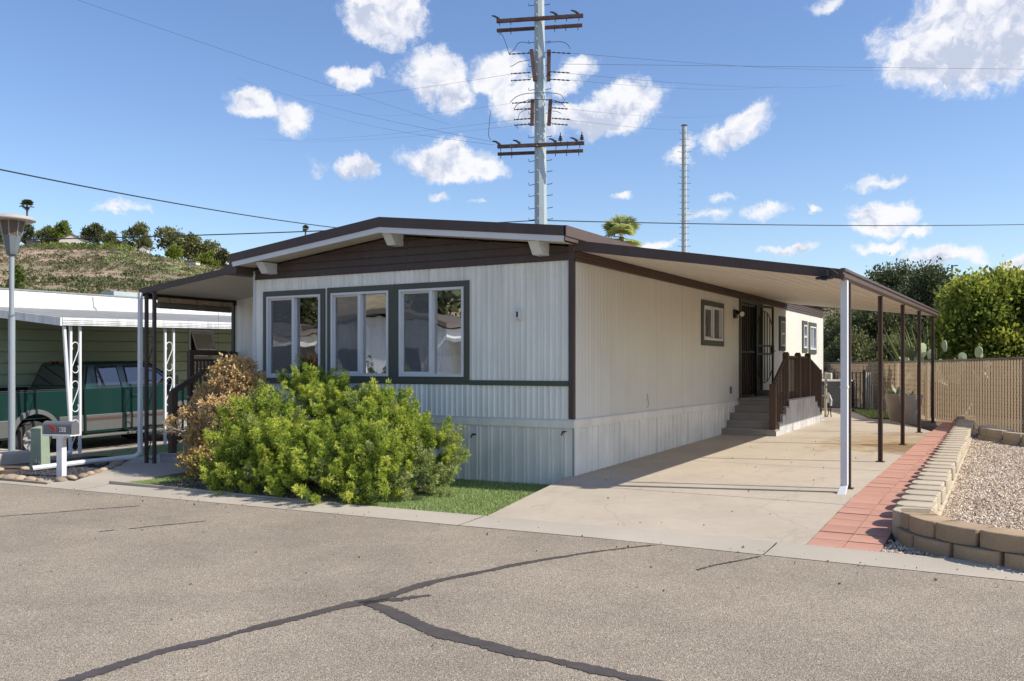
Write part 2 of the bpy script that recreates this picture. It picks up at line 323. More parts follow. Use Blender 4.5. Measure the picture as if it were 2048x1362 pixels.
# ---------------------------------------------------------------- builders
ORG = {}
class G:
    def __init__(s, xf=None): s.v = []; s.f = []; s.xf = xf
    def add(s, vs, fs):
        o = len(s.v)
        if s.xf: vs = [s.xf(*p) for p in vs]
        s.v += [tuple(p) for p in vs]; s.f += [tuple(o+i for i in f) for f in fs]; return s
    def box(s, x0, x1, y0, y1, z0, z1):
        return s.add([(x0,y0,z0),(x1,y0,z0),(x1,y1,z0),(x0,y1,z0),(x0,y0,z1),(x1,y0,z1),(x1,y1,z1),(x0,y1,z1)],
                     [(0,3,2,1),(4,5,6,7),(0,1,5,4),(1,2,6,5),(2,3,7,6),(3,0,4,7)])
    def quad(s, *p): return s.add(p, [tuple(range(len(p)))])
    def prism(s, poly, axis, a, b):
        n = len(poly)
        def mk(p, t): return (t, p[0], p[1]) if axis == 'x' else (p[0], t, p[1]) if axis == 'y' else (p[0], p[1], t)
        vs = [mk(p, a) for p in poly] + [mk(p, b) for p in poly]
        return s.add(vs, [tuple(range(n)), tuple(range(2*n-1, n-1, -1))] + [(i, n+i, n+(i+1) % n, (i+1) % n) for i in range(n)])
    def tube(s, pts, r, n=6, cap=True, rot=0):
        pts = [Vector(p) for p in pts]; rs = r if isinstance(r, (list, tuple)) else [r]*len(pts)
        vs = []; fs = []; up = None
        for i, p in enumerate(pts):
            d = (pts[min(i+1, len(pts)-1)]-pts[max(i-1, 0)])
            d = d.normalized() if d.length > 1e-9 else Vector((0,0,1))
            if up is None: up = d.orthogonal().normalized() if abs(d.z) < .9 else Vector((1,0,0))
            a = (up-d*up.dot(d)); a = a.normalized() if a.length > 1e-6 else d.orthogonal().normalized(); up = a; b = d.cross(a)
            for k in range(n):
                t = 2*math.pi*k/n+rot; vs.append(p+a*math.cos(t)*rs[i]+b*math.sin(t)*rs[i])
        for i in range(len(pts)-1):
            for k in range(n):
                fs.append((i*n+k, i*n+(k+1) % n, (i+1)*n+(k+1) % n, (i+1)*n+k))
        if cap: fs.append(tuple(range(n-1, -1, -1))); fs.append(tuple((len(pts)-1)*n+k for k in range(n)))
        return s.add(vs, fs)
    def bar(s, p, q, w, h=None):       # rectangular bar, h along z-ish
        p = Vector(p); q = Vector(q); d = (q-p).normalized(); h = h or w
        side = d.cross(Vector((0,0,1))); side = side.normalized() if side.length > 1e-4 else Vector((1,0,0)); u = side.cross(d)
        vs = []
        for c in (p, q):
            for a, b in ((-1,-1),(1,-1),(1,1),(-1,1)): vs.append(c+side*a*w/2+u*b*h/2)
        return s.add(vs, [(3,2,1,0),(4,5,6,7),(0,1,5,4),(1,2,6,5),(2,3,7,6),(3,0,4,7)])
    def lathe(s, prof, c=(0,0,0), n=16):
        vs = []; fs = []
        for (r, z) in prof:
            for k in range(n):
                t = 2*math.pi*k/n; vs.append((c[0]+r*math.cos(t), c[1]+r*math.sin(t), c[2]+z))
        m = len(prof)
        for i in range(m-1):
            for k in range(n): fs.append((i*n+k, i*n+(k+1) % n, (i+1)*n+(k+1) % n, (i+1)*n+k))
        fs.append(tuple(range(n-1, -1, -1))); fs.append(tuple((m-1)*n+k for k in range(n)))
        return s.add(vs, fs)
    def mesh(s, name, org=(0,0,0)):
        me = bpy.data.meshes.new(name); me.from_pydata([(a-org[0], b-org[1], c-org[2]) for a, b, c in s.v], [], s.f); me.update(); return me
    def build(s, name, m, parent=None, smooth=False, bevel=0, kind=None, label=None):
        org = ORG.get(parent.name, (0,0,0)) if parent else (0,0,0)
        me = s.mesh(name, org); me.materials.append(MATS[m])
        import bmesh
        bm = bmesh.new(); bm.from_mesh(me); bmesh.ops.recalc_face_normals(bm, faces=bm.faces); bm.to_mesh(me); bm.free()
        if smooth:
            me.polygons.foreach_set('use_smooth', [True]*len(me.polygons))
            me.set_sharp_from_angle(angle=R(40))
        o = bpy.data.objects.new(name, me); COL.objects.link(o)
        if parent: o.parent = parent; ORG[o.name] = org
        if bevel:
            b = o.modifiers.new('bevel', 'BEVEL'); b.width = bevel; b.segments = 2; b.limit_method = 'ANGLE'; b.angle_limit = R(40)
        if kind: o['kind'] = kind
        if label: o['label'] = label
        return o
def thing(name, label, cat, loc=(0,0,0), group=None):
    o = bpy.data.objects.new(name, None); COL.objects.link(o); o.location = loc; o.empty_display_size = .2
    o['label'] = label; o['category'] = cat
    if group: o['group'] = group
    ORG[o.name] = tuple(loc); return o
def tag(o, label, cat, group=None, kind=None):
    o['label'] = label; o['category'] = cat
    if group: o['group'] = group
    if kind: o['kind'] = kind
    return o
def inst(name, me, parent, loc, rz=0, sc=None, rx=0, ry=0):
    o = bpy.data.objects.new(name, me); COL.objects.link(o)
    if parent:
        o.parent = parent; g = ORG.get(parent.name, (0,0,0)); ORG[o.name] = (0,0,0); loc = (loc[0]-g[0], loc[1]-g[1], loc[2]-g[2])
    o.location = loc; o.rotation_euler = (rx, ry, rz)
    if sc: o.scale = sc
    return o
def copy_tree(o, parent=None):
    c = o.copy(); COL.objects.link(c)
    if parent: c.parent = parent
    for ch in o.children: copy_tree(ch, c)
    return c
def npmesh(name, V, k, m, tint=None, parent=None, org=None, kind=None):
    """V: (faces*k, 3) vertices, every face its own k vertices; tint per face"""
    nf = len(V)//k; me = bpy.data.meshes.new(name)
    if parent is not None: V = V-np.array(ORG.get(parent.name, (0,0,0)))
    me.vertices.add(len(V)); me.vertices.foreach_set('co', V.astype(np.float32).ravel())
    me.loops.add(len(V)); me.loops.foreach_set('vertex_index', np.arange(len(V), dtype=np.int32))
    me.polygons.add(nf); me.polygons.foreach_set('loop_start', np.arange(0, len(V), k, dtype=np.int32)); 
    me.update(calc_edges=True)
    if tint is not None:
        a = me.attributes.new('tint', 'FLOAT', 'FACE'); a.data.foreach_set('value', np.clip(tint, 0, 1).astype(np.float32))
    me.materials.append(MATS[m])
    o = bpy.data.objects.new(name, me); COL.objects.link(o)
    if parent is not None: o.parent = parent
    if kind: o['kind'] = kind
    return o
def nrm(a): return a/np.maximum(np.linalg.norm(a, axis=-1, keepdims=True), 1e-9)
def leaves(P, D, ln, wd, shape='rhomb', jit=.6):
    """one leaf per point P along direction D"""
    n = len(P); d = nrm(D + RNG.normal(0, jit, (n,3))); s = nrm(np.cross(d, RNG.normal(0,1,(n,3))))
    ln = np.broadcast_to(ln, (n,))[:,None]*RNG.uniform(.6,1.3,(n,1)); wd = np.broadcast_to(wd, (n,))[:,None]*RNG.uniform(.7,1.2,(n,1))
    if shape == 'tri': return np.stack([P-s*wd/2, P+s*wd/2, P+d*ln], 1).reshape(-1,3), 3
    return np.stack([P, P+d*ln*.5+s*wd/2, P+d*ln, P+d*ln*.5-s*wd/2], 1).reshape(-1,3), 4
def lobesample(lobes, n, rmin=.8, rmax=1.05, low=-.6):
    lob = np.array(lobes, float); w = (lob[:,3]*lob[:,4]+lob[:,4]*lob[:,5]+lob[:,3]*lob[:,5]); idx = RNG.choice(len(lob), n, p=w/w.sum())
    d = nrm(RNG.normal(0,1,(n,3))); bad = d[:,2] < low; d[bad,2] *= -1
    r = RNG.uniform(rmin, rmax, (n,1)); P = lob[idx,:3] + d*lob[idx,3:6]*r
    return P, nrm(d/lob[idx,3:6]), idx
# ---------------------------------------------------------------- ground heights
HX = [(-400,-1.2),(-60,-.9),(-30,-.6),(-14,-.40),(-12.2,-.37),(-10.9,-.28),(-8,-.23),(-6,-.21),(-1.5,-.165),(2,-.13),(400,-.13)]
def hx(x, y=0):
    return float(np.interp(x, [a for a,_ in HX], [b for _,b in HX]))
def gz(x, y): return hx(x) + .018*max(0, min(y, 22))
def dz(x, y):                      # driveway and path surface
    if y < 0: return -.125*(-y/2.63)**1.15
    return .018*y if y < 8 else .144+.012*(y-8)
# ================================================================ SETTING
import bmesh
def sheet(name, poly, zf, m, step=1.0, off=0, parent=None, kind='structure', thick=0, jag=0):
    bm = bmesh.new(); vs = [bm.verts.new((x, y, 0)) for x, y in poly]; bm.faces.new(vs)
    xs = [p[0] for p in poly]; ys = [p[1] for p in poly]
    for ax, lo, hi in ((0, min(xs), max(xs)), (1, min(ys), max(ys))):
        c = math.ceil(lo/step)*step
        while c < hi:
            co = (c,0,0) if ax == 0 else (0,c,0); no = (1,0,0) if ax == 0 else (0,1,0)
            bmesh.ops.bisect_plane(bm, geom=bm.verts[:]+bm.edges[:]+bm.faces[:], plane_co=co, plane_no=no); c += step
    if thick:
        r = bmesh.ops.extrude_face_region(bm, geom=bm.faces[:]); top = [v for v in r['geom'] if isinstance(v, bmesh.types.BMVert)]
        tops = set(top)
        for v in bm.verts: v.co.z = zf(v.co.x, v.co.y)+off-(0 if v in tops else thick)
    else:
        for v in bm.verts: v.co.z = zf(v.co.x, v.co.y)+off
    bmesh.ops.recalc_face_normals(bm, faces=bm.faces[:])
    if not thick and bm.faces[:][0].normal.z < 0: bmesh.ops.reverse_faces(bm, faces=bm.faces[:])
    org = ORG.get(parent.name, (0,0,0)) if parent else (0,0,0)
    for v in bm.verts: v.co -= Vector(org)
    me = bpy.data.meshes.new(name); bm.to_mesh(me); bm.free(); me.materials.append(MATS[m])
    o = bpy.data.objects.new(name, me); COL.objects.link(o)
    if parent: o.parent = parent; ORG[o.name] = org
    elif kind: o['kind'] = kind
    return o
# base terrain: near sheet plus a far polar sheet that carries the hills
AZK = [(-1500,640),(-900,560),(-400,500),(-100,505),(0,500),(130,506),(230,505),(300,520),(400,538),(470,548),(560,575),(700,600),(1000,620),(1400,622),(1600,618),(1690,612),(1740,625),(1900,650),(2200,640),(3000,600),(3800,640)]
def crest(px): return float(np.interp(px, [a for a,_ in AZK], [b for _,b in AZK]))
def hillz(r, px, nx=0):
    base = -.35; e = (731-crest(px))/1817; top = CAM.z + e*310
    if px < 900: r0, r1 = 62, 300
    else: r0, r1 = 90, 300
    t = min(1, max(0, (r-r0)/(r1-r0))); s = t*t*(3-2*t)*.45+t*.55 if t < 1 else 1
    z = base+(top-base)*s
    if r > 310: z = top-(r-310)*.02
    return z
def hillpt(px, r):                       # ground point seen at a bearing, at a distance
    h = FV+RV*((px-1024)/1817); p = CAM+h*r
    return Vector((p.x, p.y, hillz(r, px)+hn(p.x, p.y, r)))
from mathutils import noise as MN
def hn(x, y, r):
    a = min(1, max(0, (r-60)/60))
    return a*(MN.noise(Vector((x*.03, y*.03, 1)))*(1.6 if r < 240 else .5)+MN.noise(Vector((x*.1, y*.1, 4)))*.7+MN.noise(Vector((x*.3, y*.3, 7)))*.2)
def ground():
    sheet('ground', [(-34,-2.6),(34,-2.6),(34,26),(-34,26)], gz, 'soil', 2.0, -.03)
    sheet('ground_across_street', [(-60,-60),(60,-60),(60,-12.6),(-60,-12.6)], lambda x, y: hx(x), 'concrete_dark', 6, .0)
    g = G(); rad = [20,30,45,60,75,90,110,130,150,170,190,210,230,250,270,290,310,340,400,520,800,1500,2600]; pxs = list(range(-1500, 3801, 20)); n = len(pxs)
    for r in rad:
        for px in pxs:
            h = FV+RV*((px-1024)/1817); p = CAM+h*r
            z = hillz(r, px)+hn(p.x, p.y, r) if r < 420 else hillz(420, px)-(r-420)*.01
            if r < 46: z = -.9
            g.v.append((p.x, p.y, z))
    for i in range(len(rad)-1):
        for j in range(n-1): g.f.append((i*n+j, i*n+j+1, (i+1)*n+j+1, (i+1)*n+j))
    mat('hill', (.40,.285,.20), .95, .2, .05, .25, .8, col2=(.20,.17,.10))
    g.build('hills', 'hill', kind='structure', smooth=True)
    sheet('flat_land', [(-1500,-1500),(1500,-1500),(1500,1500),(-1500,1500)], lambda x, y: -1.35, 'soil', 500)
ground()
# road
XE = [-60,-30,-14,-12.2,-10.9,-8,-6,-1.5,2,60]
road = G()
for i in range(len(XE)-1):
    road.quad((XE[i],-12.6,hx(XE[i])), (XE[i+1],-12.6,hx(XE[i+1])), (XE[i+1],-3.15,hx(XE[i+1])), (XE[i],-3.15,hx(XE[i])))
road = road.build('road', 'asphalt', kind='structure')
# tar-sealed cracks: strips a few mm proud of the asphalt, with ragged edges
def seal(pts, w, ragged=.018):
    g = G(); P = []; w = [a*.84 for a in w]
    for i in range(len(pts)-1):
        a = Vector(pts[i]); b = Vector(pts[i+1]); k = max(2, int((b-a).length/.018))
        for j in range(k):
            t = j/k; P.append((a.lerp(b, t), w[i]*(1-t)+w[i+1]*t))
    P.append((Vector(pts[-1]), w[-1])); Lr = []
    for i, (p, ww) in enumerate(P):
        d = (P[min(i+3, len(P)-1)][0]-P[max(i-3, 0)][0]).normalized(); nn = Vector((-d.y, d.x)); s = i*.018
        o = MN.noise(Vector((s*2.1, w[0]*9, 0)))*.035
        l_ = ww/2*(1+.5*MN.noise(Vector((s*3.3, 7+w[0], 0))))+RNG.normal(0, ragged*.34)+.010*MN.noise(Vector((s*30, 3, w[0]*50)))+o; r_ = ww/2*(1+.5*MN.noise(Vector((s*3.9, 17, 3))))+RNG.normal(0, ragged*.34)-o
        q1 = p+nn*l_; q2 = p-nn*r_
        Lr.append(((q1.x, q1.y, hx(q1.x)+.004), (q2.x, q2.y, hx(q2.x)+.004)))
    for i in range(len(Lr)-1): g.quad(Lr[i][1], Lr[i+1][1], Lr[i+1][0], Lr[i][0])
    g.build('crack_seal', 'asphalt_seal', road)
seal([(.82,-8.6),(1.0,-7.97),(1.05,-7.37),(1.15,-6.79),(1.24,-6.35),(1.31,-6.11),(1.38,-5.93),(1.42,-5.3),(1.62,-4.65),(1.82,-4.1),(2.05,-3.69),(2.36,-3.2)], [.12,.12,.10,.105,.11,.15,.14,.10,.085,.075,.04,.025])
seal([(1.38,-5.99),(1.6,-6.09),(2.01,-6.26),(2.3,-6.37),(2.67,-6.43),(2.99,-6.45),(3.3,-6.47),(3.6,-6.5),(4.3,-6.6)], [.10,.13,.15,.16,.13,.12,.11,.11,.1])
seal([(3.0,-3.97),(3.13,-3.6),(3.28,-3.2)], [.02,.04,.02])
seal([(1.32,-6.02),(1.5,-5.85),(1.62,-5.62)], [.06,.10,.03], .03)
seal([(-4.6,-5.05),(-4.2,-4.3),(-3.84,-3.72)], [.03,.03,.03]); seal([(-2.6,-4.85),(-2.29,-4.13)], [.03,.035]); seal([(-2.72,-5.08),(-2.64,-4.93)], [.02,.03])
# concrete gutter, poured in lengths
kerb = thing('kerb', 'pale concrete gutter strip along the road edge', 'kerb', (0,-2.9,0)); kerb['kind'] = 'structure'
del kerb['category']
x = -21.1
while x < 16:
    x1 = x+3.05
    g = G(); n = 4
    for i in range(n):
        a = x+.006+(x1-x-.012)*i/n; b = x+.006+(x1-x-.012)*(i+1)/n
        P = [(-3.15,.004),(-2.95,.010),(-2.72,.022),(-2.655,.028),(-2.65,-.1)]
        for k in range(4): g.quad((a,P[k][0],hx(a)+P[k][1]),(b,P[k][0],hx(b)+P[k][1]),(b,P[k+1][0],hx(b)+P[k+1][1]),(a,P[k+1][0],hx(a)+P[k+1][1]))
    g.build('gutter_slab', 'concrete', kerb); x = x1
sheet('gutter_joint_bed', [(-22,-3.15),(16,-3.15),(16,-2.6),(-22,-2.6)], lambda x, y: hx(x), 'soil', 2, -.012)
# driveway slabs
drive = thing('driveway', 'pale stained concrete driveway beside the house', 'driveway', (1.7,2,0)); drive['kind'] = 'structure'; del drive['category']
ys = [-2.62, -.62, 2.3, 5.6, 8.75, 12.0, 15.4]
for i in range(len(ys)-1):
    a, b = ys[i]+(.008 if i else 0), ys[i+1]-.008
    xl = lambda y: .27+(-.045-.27)*min(1, (y+2.62)/2.62) if y < 0 else -.045
    if i == 1: poly = [(xl(a),a),(3.52,a),(3.52,b),(-.045,b),(-.045,0)]
    elif i == 0: poly = [(xl(a),a),(3.52,a-.0),(3.52,b),(xl(b),b)]
    else: poly = [(-.045,a),(3.52 if i < 4 else 3.6,a),(3.52 if i < 4 else 2.4,b),(-.045,b)]
    sheet('driveway_slab', poly, dz, 'driveway', .6, 0, drive, thick=.16)
# red path: two rows of square pavers
path = thing('path', 'red paver strip between driveway and block wall', 'path', (3.8,3,0)); path['kind'] = 'structure'; del path['category']
sheet('path_bed', [(3.525,-2.62),(4.16,-2.62),(4.16,12.2),(3.525,12.2)], dz, 'soil', .5, -.02, path, thick=.1)
g = G(); g.box(-.147,.147,-.147,.147,-.03,.0); tile = g.mesh('tile'); tile.materials.append(MATS['red_tile'])
y = -2.47; k = 0
while y < 12.0:
    w = .302
    for row in (0, 1):
        xx = 3.685+row*.302+random.uniform(-.003,.003)
        inst('tile', tile, path, (xx, y+(.0 if row == 0 else .0)+random.uniform(-.004,.004), dz(xx, y)+.008+random.uniform(-.002,.003)), random.uniform(-.008,.008), rx=math.atan(.044 if y < 0 else .016))
    y += w; k += 1
# lawns
sheet('lawn_bed', [(-5.85,-2.64),(.27,-2.64),(-.045,0),(-5.77,0)], hx, 'turf_base' if 'turf_base' in MATS else 'soil', .6, .012)
def turf(name, poly, n, zf, ln=.03):
    xs = [p[0] for p in poly]; ys = [p[1] for p in poly]; P = []
    A = np.stack([RNG.uniform(min(xs), max(xs), n*2), RNG.uniform(min(ys), max(ys), n*2)], 1); ok = np.zeros(len(A), bool)
    for i in range(len(poly)):
        x1, y1 = poly[i]; x2, y2 = poly[(i+1) % len(poly)]
        c = ((y1 > A[:,1]) != (y2 > A[:,1])) & (A[:,0] < (x2-x1)*(A[:,1]-y1)/((y2-y1) if y2 != y1 else 1e-9)+x1); ok ^= c
    A = A[ok][:n]; z = np.array([zf(a, b) for a, b in A])
    P = np.column_stack([A, z]); V, k = leaves(P, np.tile([0,0,1.], (len(P),1)), ln, .007, 'tri', .45)
    t = RNG.uniform(0,1,len(P))**1.2
    return npmesh(name, V, k, 'turf', t, kind='stuff')
mat('turf_base', (.17,.22,.08), .9, .2, 20, .2, 200)
bpy.data.objects['lawn_bed'].data.materials[0] = MATS['turf_base']
tag(turf('lawn', [(-5.85,-2.62),(.25,-2.62),(-.06,-.02),(-5.77,-.02)], 90000, lambda x, y: hx(x)+.012), 'bright green artificial lawn in front of the house', 'lawn')
sheet('lawn_bed_rear', [(1.9,12.2),(3.1,12.0),(1.4,15.6),(.9,15.6)], lambda x, y: .016*y+.02, 'turf_base', .6, .01)
tag(turf('lawn_strip', [(1.9,12.3),(3.0,12.1),(1.4,15.6),(.9,15.6)], 9000, lambda x, y: .016*y+.03, .04), 'small strip of green turf along the foot of the tan fence', 'lawn')
# walkway to the porch, neighbour's drive
sheet('walkway', [(-6.66,-2.66),(-5.9,-2.66),(-6.3,-.35),(-6.6,.9),(-9.1,.9),(-9.1,.3),(-8.3,-.6)], gz, 'concrete', .7, .015, thick=.1)
sheet('neighbour_driveway', [(-22,-2.64),(-11.5,-2.64),(-11.0,-1.2),(-10.6,9),(-14.6,9),(-22,9)], gz, 'concrete_dark', 1.5, .0, thick=.1)
turf('lawn_neighbour', [(-10.6,.2),(-9.2,.4),(-8.2,2.5),(-10.6,7.5)], 9000, gz, .03); tag(bpy.data.objects['lawn_neighbour'], 'narrow strip of green turf beside the white scroll posts', 'lawn')
sheet('lawn_bed_neighbour', [(-10.6,.2),(-9.2,.4),(-8.2,2.5),(-10.6,7.5)], gz, 'turf_base', 1, .008)
# pebbles & gravel as real stones
def pebbles(name, pts, m, size, label, cat='gravel'):
    P = np.array(pts); n = len(P)
    oct_ = np.array([(1,0,0),(0,1,0),(-1,0,0),(0,-1,0),(0,0,1),(0,0,-1)], float); F = [(0,1,4),(1,2,4),(2,3,4),(3,0,4)]
    q = RNG.normal(0,1,(n,3,3)); u, _, vt = np.linalg.svd(q); Rm = u@vt
    sc = RNG.uniform(.5,1.2,(n,1,3))*np.array(size)[None,None,:]*RNG.uniform(.6,1.3,(n,1,1)); V = (oct_[None]*sc)@np.transpose(Rm,(0,2,1)) + P[:,None,:]
    Fa = np.array([(0,1,4),(1,2,4),(2,3,4),(3,0,4),(1,0,5),(2,1,5),(3,2,5),(0,3,5)])
    T = V[:,Fa,:].reshape(-1,3); t = np.repeat(RNG.uniform(0,1,n), 8)
    return tag(npmesh(name, T, 3, m, t, kind='stuff'), label, cat)
def scatter(poly, n, zf):
    xs = [p[0] for p in poly]; ys = [p[1] for p in poly]; A = np.stack([RNG.uniform(min(xs), max(xs), n*3), RNG.uniform(min(ys), max(ys), n*3)], 1); ok = np.zeros(len(A), bool)
    for i in range(len(poly)):
        x1, y1 = poly[i]; x2, y2 = poly[(i+1) % len(poly)]
        ok ^= ((y1 > A[:,1]) != (y2 > A[:,1])) & (A[:,0] < (x2-x1)*(A[:,1]-y1)/((y2-y1) if y2 != y1 else 1e-9)+x1)
    A = A[ok][:n]; return np.column_stack([A, [zf(a, b) for a, b in A]])
def gravz(x, y): return -.025+.014*y+.02*MN.noise(Vector((x*1.2,y*1.2,0)))
GP = [(4.35,-1.6),(4.6,-2.25),(5.2,-2.6),(7.8,-2.7),(7.8,6.2),(5.3,9.2),(4.0,11.3),(4.3,6)]
sheet('gravel_bed', [(4.3,-1.7),(4.6,-2.35),(5.2,-2.7),(12,-2.8),(12,3.2),(5.15,9.5),(3.6,11.9),(4.2,6)], gravz, 'gravel', .4, -.012)
pebbles('pink_gravel', scatter(GP, 62000, gravz), 'gravel_mix', (.017,.014,.011), 'pale pink gravel filling the raised bed behind the block wall')
pebbles('wall_foot_gravel', scatter([(4.12,-2.62),(4.12,-1.7),(4.4,-2.3),(4.75,-2.62),(5.6,-2.8),(5.2,-2.95)], 900, lambda x, y: -.12), 'gravel_mix', (.017,.014,.012), 'loose pale gravel spilled at the foot of the block wall')
LF = np.vstack([scatter([(-6,-3.5),(7,-3.5),(7,-2.65),(-6,-2.65)], 150, lambda x, y: hx(x)+.012), scatter([(-3,-7),(6,-7),(6,-3.5),(-3,-3.5)], 40, lambda x, y: hx(x)+.006), scatter([(.2,-2.6),(3.5,-2.6),(3.5,6),(0,6)], 45, lambda x, y: dz(x, y)+.005)])
pebbles('fallen_leaf_scraps', LF, 'litter_mix', (.014,.010,.003), 'scattered leaf scraps along the gutter and driveway', 'litter')
pebbles('driveway_edge_grit', scatter([(3.5,-2.66),(4.2,-2.7),(4.2,-2.6),(3.5,-2.6)], 120, lambda x, y: -.115), 'litter_mix', (.01,.01,.008), 'grit and leaf scraps caught where driveway meets gutter')
lava = [(-6.9,-2.35),(-7.0,-2.75),(-8.4,-2.65),(-8.7,-2.1),(-9.0,-.6),(-9.2,.1),(-8.3,-.7),(-7.6,-1.5)]
sheet('lava_bed', lava, gz, 'stone_black', .5, .01)
pebbles('black_gravel', scatter(lava, 5200, lambda x, y: gz(x, y)+.02), 'lava_mix', (.022,.020,.016), 'black lava gravel in the bed round the white mailbox post')
pebbles('leaf_litter', scatter([(-5.3,-2.6),(-2.6,-2.62),(-1.6,-2.4),(-1.6,-.6),(-5.3,-.6)], 5200, lambda x, y: hx(x)+.03), 'litter_mix', (.02,.016,.006), 'dry leaf litter and grit under the juniper')
sheet('litter_bed', [(-5.25,-2.6),(-2.2,-2.62),(-1.6,-2.3),(-1.6,-.6),(-5.2,-.6)], hx, 'soil', .6, .02)
# river rocks edging
st = bmesh.new(); bmesh.ops.create_icosphere(st, subdivisions=2, radius=.5)
for v in st.verts: v.co *= 1+.12*MN.noise(v.co*2.3)
rock = bpy.data.meshes.new('river_rock'); st.to_mesh(rock); st.free(); rock.materials.append(MATS['stone']); rock.polygons.foreach_set('use_smooth', [True]*len(rock.polygons))
edge = [(-6.85,-2.7),(-6.98,-2.45),(-7.08,-2.2),(-7.22,-1.98),(-7.38,-1.75),(-7.55,-1.52),(-7.72,-1.3),(-7.9,-1.08),(-8.1,-.88),(-8.3,-.68),(-8.5,-.5),(-8.7,-.35),
        (-7.1,-2.86),(-7.35,-2.85),(-7.6,-2.84),(-7.85,-2.83),(-8.1,-2.82),(-8.35,-2.8),(-8.6,-2.7),(-8.85,-2.6),(-9.05,-2.4),(-9.2,-2.2),(-9.35,-2.55),(-9.6,-2.45),(-9.8,-2.3),(-10.0,-2.5),(-10.2,-2.3),(-8.4,-.95),(-8.75,-.8),(-8.9,-.5),(-9.0,-1.9),(-9.5,-2.1),(-9.9,-2.1),(-10.4,-2.6),(-9.25,-2.8),(-9.7,-2.75)]
wh = ['beside the walkway edge', 'along the gutter side of the bed', 'heaped left of the mailbox bed']
ORD = 'first second third fourth fifth sixth seventh eighth ninth tenth eleventh twelfth thirteenth fourteenth fifteenth sixteenth seventeenth eighteenth nineteenth twentieth'.split()
for i, (x, y) in enumerate(edge):
    s = random.uniform(.12,.20); o = inst('river_rock', rock, None, (x, y, gz(x, y)+.03), random.uniform(0,6), (s*random.uniform(.9,1.4), s, s*.62), random.uniform(-.3,.3))
    w_ = 0 if i < 12 else 1 if i < 18 else 2; k_ = i-(0,12,18)[w_]
    tag(o, 'rounded tan river rock, '+ORD[k_]+(' along the walkway edge from the gutter','  along the gutter from the mailbox post',' in the heap left of the mailbox bed')[w_].replace('  ',' '), 'rock', 'river rocks edging the mailbox bed, '+wh[0 if i < 12 else 1 if i < 18 else 2])
# low timber edging strips
g = G(); g.box(-5.86,.24,-2.652,-2.625,hx(-3)-.06,hx(-3)+.042); lawn_edge = tag(g.build('lawn_edging', 'brown_wood'), 'thin dark edging board between the lawn and the gutter', 'edging')
lawn_edge.data.materials[0] = MATS['concrete_dark']
g = G(); g.box(-7.9,-6.75,-2.98,-2.93,-.26,-.185); tag(g.build('timber_edging', 'stem_pale'), 'weathered timber strip edging the mailbox bed at the gutter', 'edging')

# retaining wall: two courses of split-face blocks
wall = thing('retaining_wall', 'tan block retaining wall curving round the gravel bed', 'wall', (4.4,-2.4,-.13))
def blockmesh(name, w, d, h, chamf):
    # rounded split face to -Y, front bulged
    tp = .022 if chamf > .06 else 0
    pts = [(-w/2+tp, d), (-w/2+.02, chamf*.9), (-w/2+.06, chamf*.35), (-w*.18, .004), (w*.18, 0), (w/2-.06, chamf*.35), (w/2-.02, chamf*.9), (w/2-tp, d), (w/2-.03-tp, d+.02), (-w/2+.03+tp, d+.02)]
    g = G(); g.prism(pts, 'z', 0, h); me = g.mesh(name); bm = bmesh.new(); bm.from_mesh(me); bmesh.ops.recalc_face_normals(bm, faces=bm.faces)
    bmesh.ops.bevel(bm, geom=[e for e in bm.edges], offset=.007, segments=1, affect='EDGES'); bm.to_mesh(me); bm.free(); me.materials.append(MATS['block_plain']); return me
bA = blockmesh('block', .415, .27, .142, .045); bB = blockmesh('block', .40, .34, .142, .085)
bA.materials[0] = MATS['block']
cur = [(4.12,-1.55),(4.17,-1.95),(4.33,-2.32),(4.66,-2.60),(5.04,-2.79),(5.45,-2.90),(5.87,-2.95),(6.29,-2.97),(6.71,-2.98),(7.13,-2.98),(7.55,-2.98),(7.97,-2.98)]
for c, (z, sh) in enumerate(((-.14, 0), (.004, .5))):
    P = [Vector(p) for p in cur]
    for i in range(len(P)-1):
        a = P[i].lerp(P[i+1], sh) if sh else P[i]; b = (P[i+1].lerp(P[min(i+2, len(P)-1)], sh) if sh and i < len(P)-2 else P[i+1])
        mid = (a+b)/2; d = (b-a).normalized(); inn = Vector((-d.y, d.x)); mid = mid + inn*(.03*c)
        inst('block', bA, wall, (mid.x, mid.y, z), math.atan2(d.y, d.x), ((b-a).length/.42, 1, 1))
y = -1.80; 
while y < 11.3:
    x0 = float(np.interp(y, [-1.9,-1.5,-1,0,2,6,9,12], [4.17,4.12,4.13,4.11,4.07,3.99,3.92,3.84])); zt = float(np.interp(y, [-1.5,0,11], [.146,.165,.30]))
    inst('block', bB, wall, (x0+random.uniform(-.012,.012), y, zt-.142), R(-90)+random.uniform(-.03,.03), (random.uniform(.97,1.0), random.uniform(.88,1.0), 1))
    inst('block', bB, wall, (x0-.012, y+.03, zt-.142*2-.002), R(-90))
    y += .405
g = G(); g.box(4.05,4.4,-1.6,12,-.2,.0)
g = G(); g.box(3.86,4.20,11.15,11.55,.05,.36); tag(g.build('block_pier', 'concrete_dark', bevel=.01), 'short grey concrete pier at the far end of the block wall', 'pier')
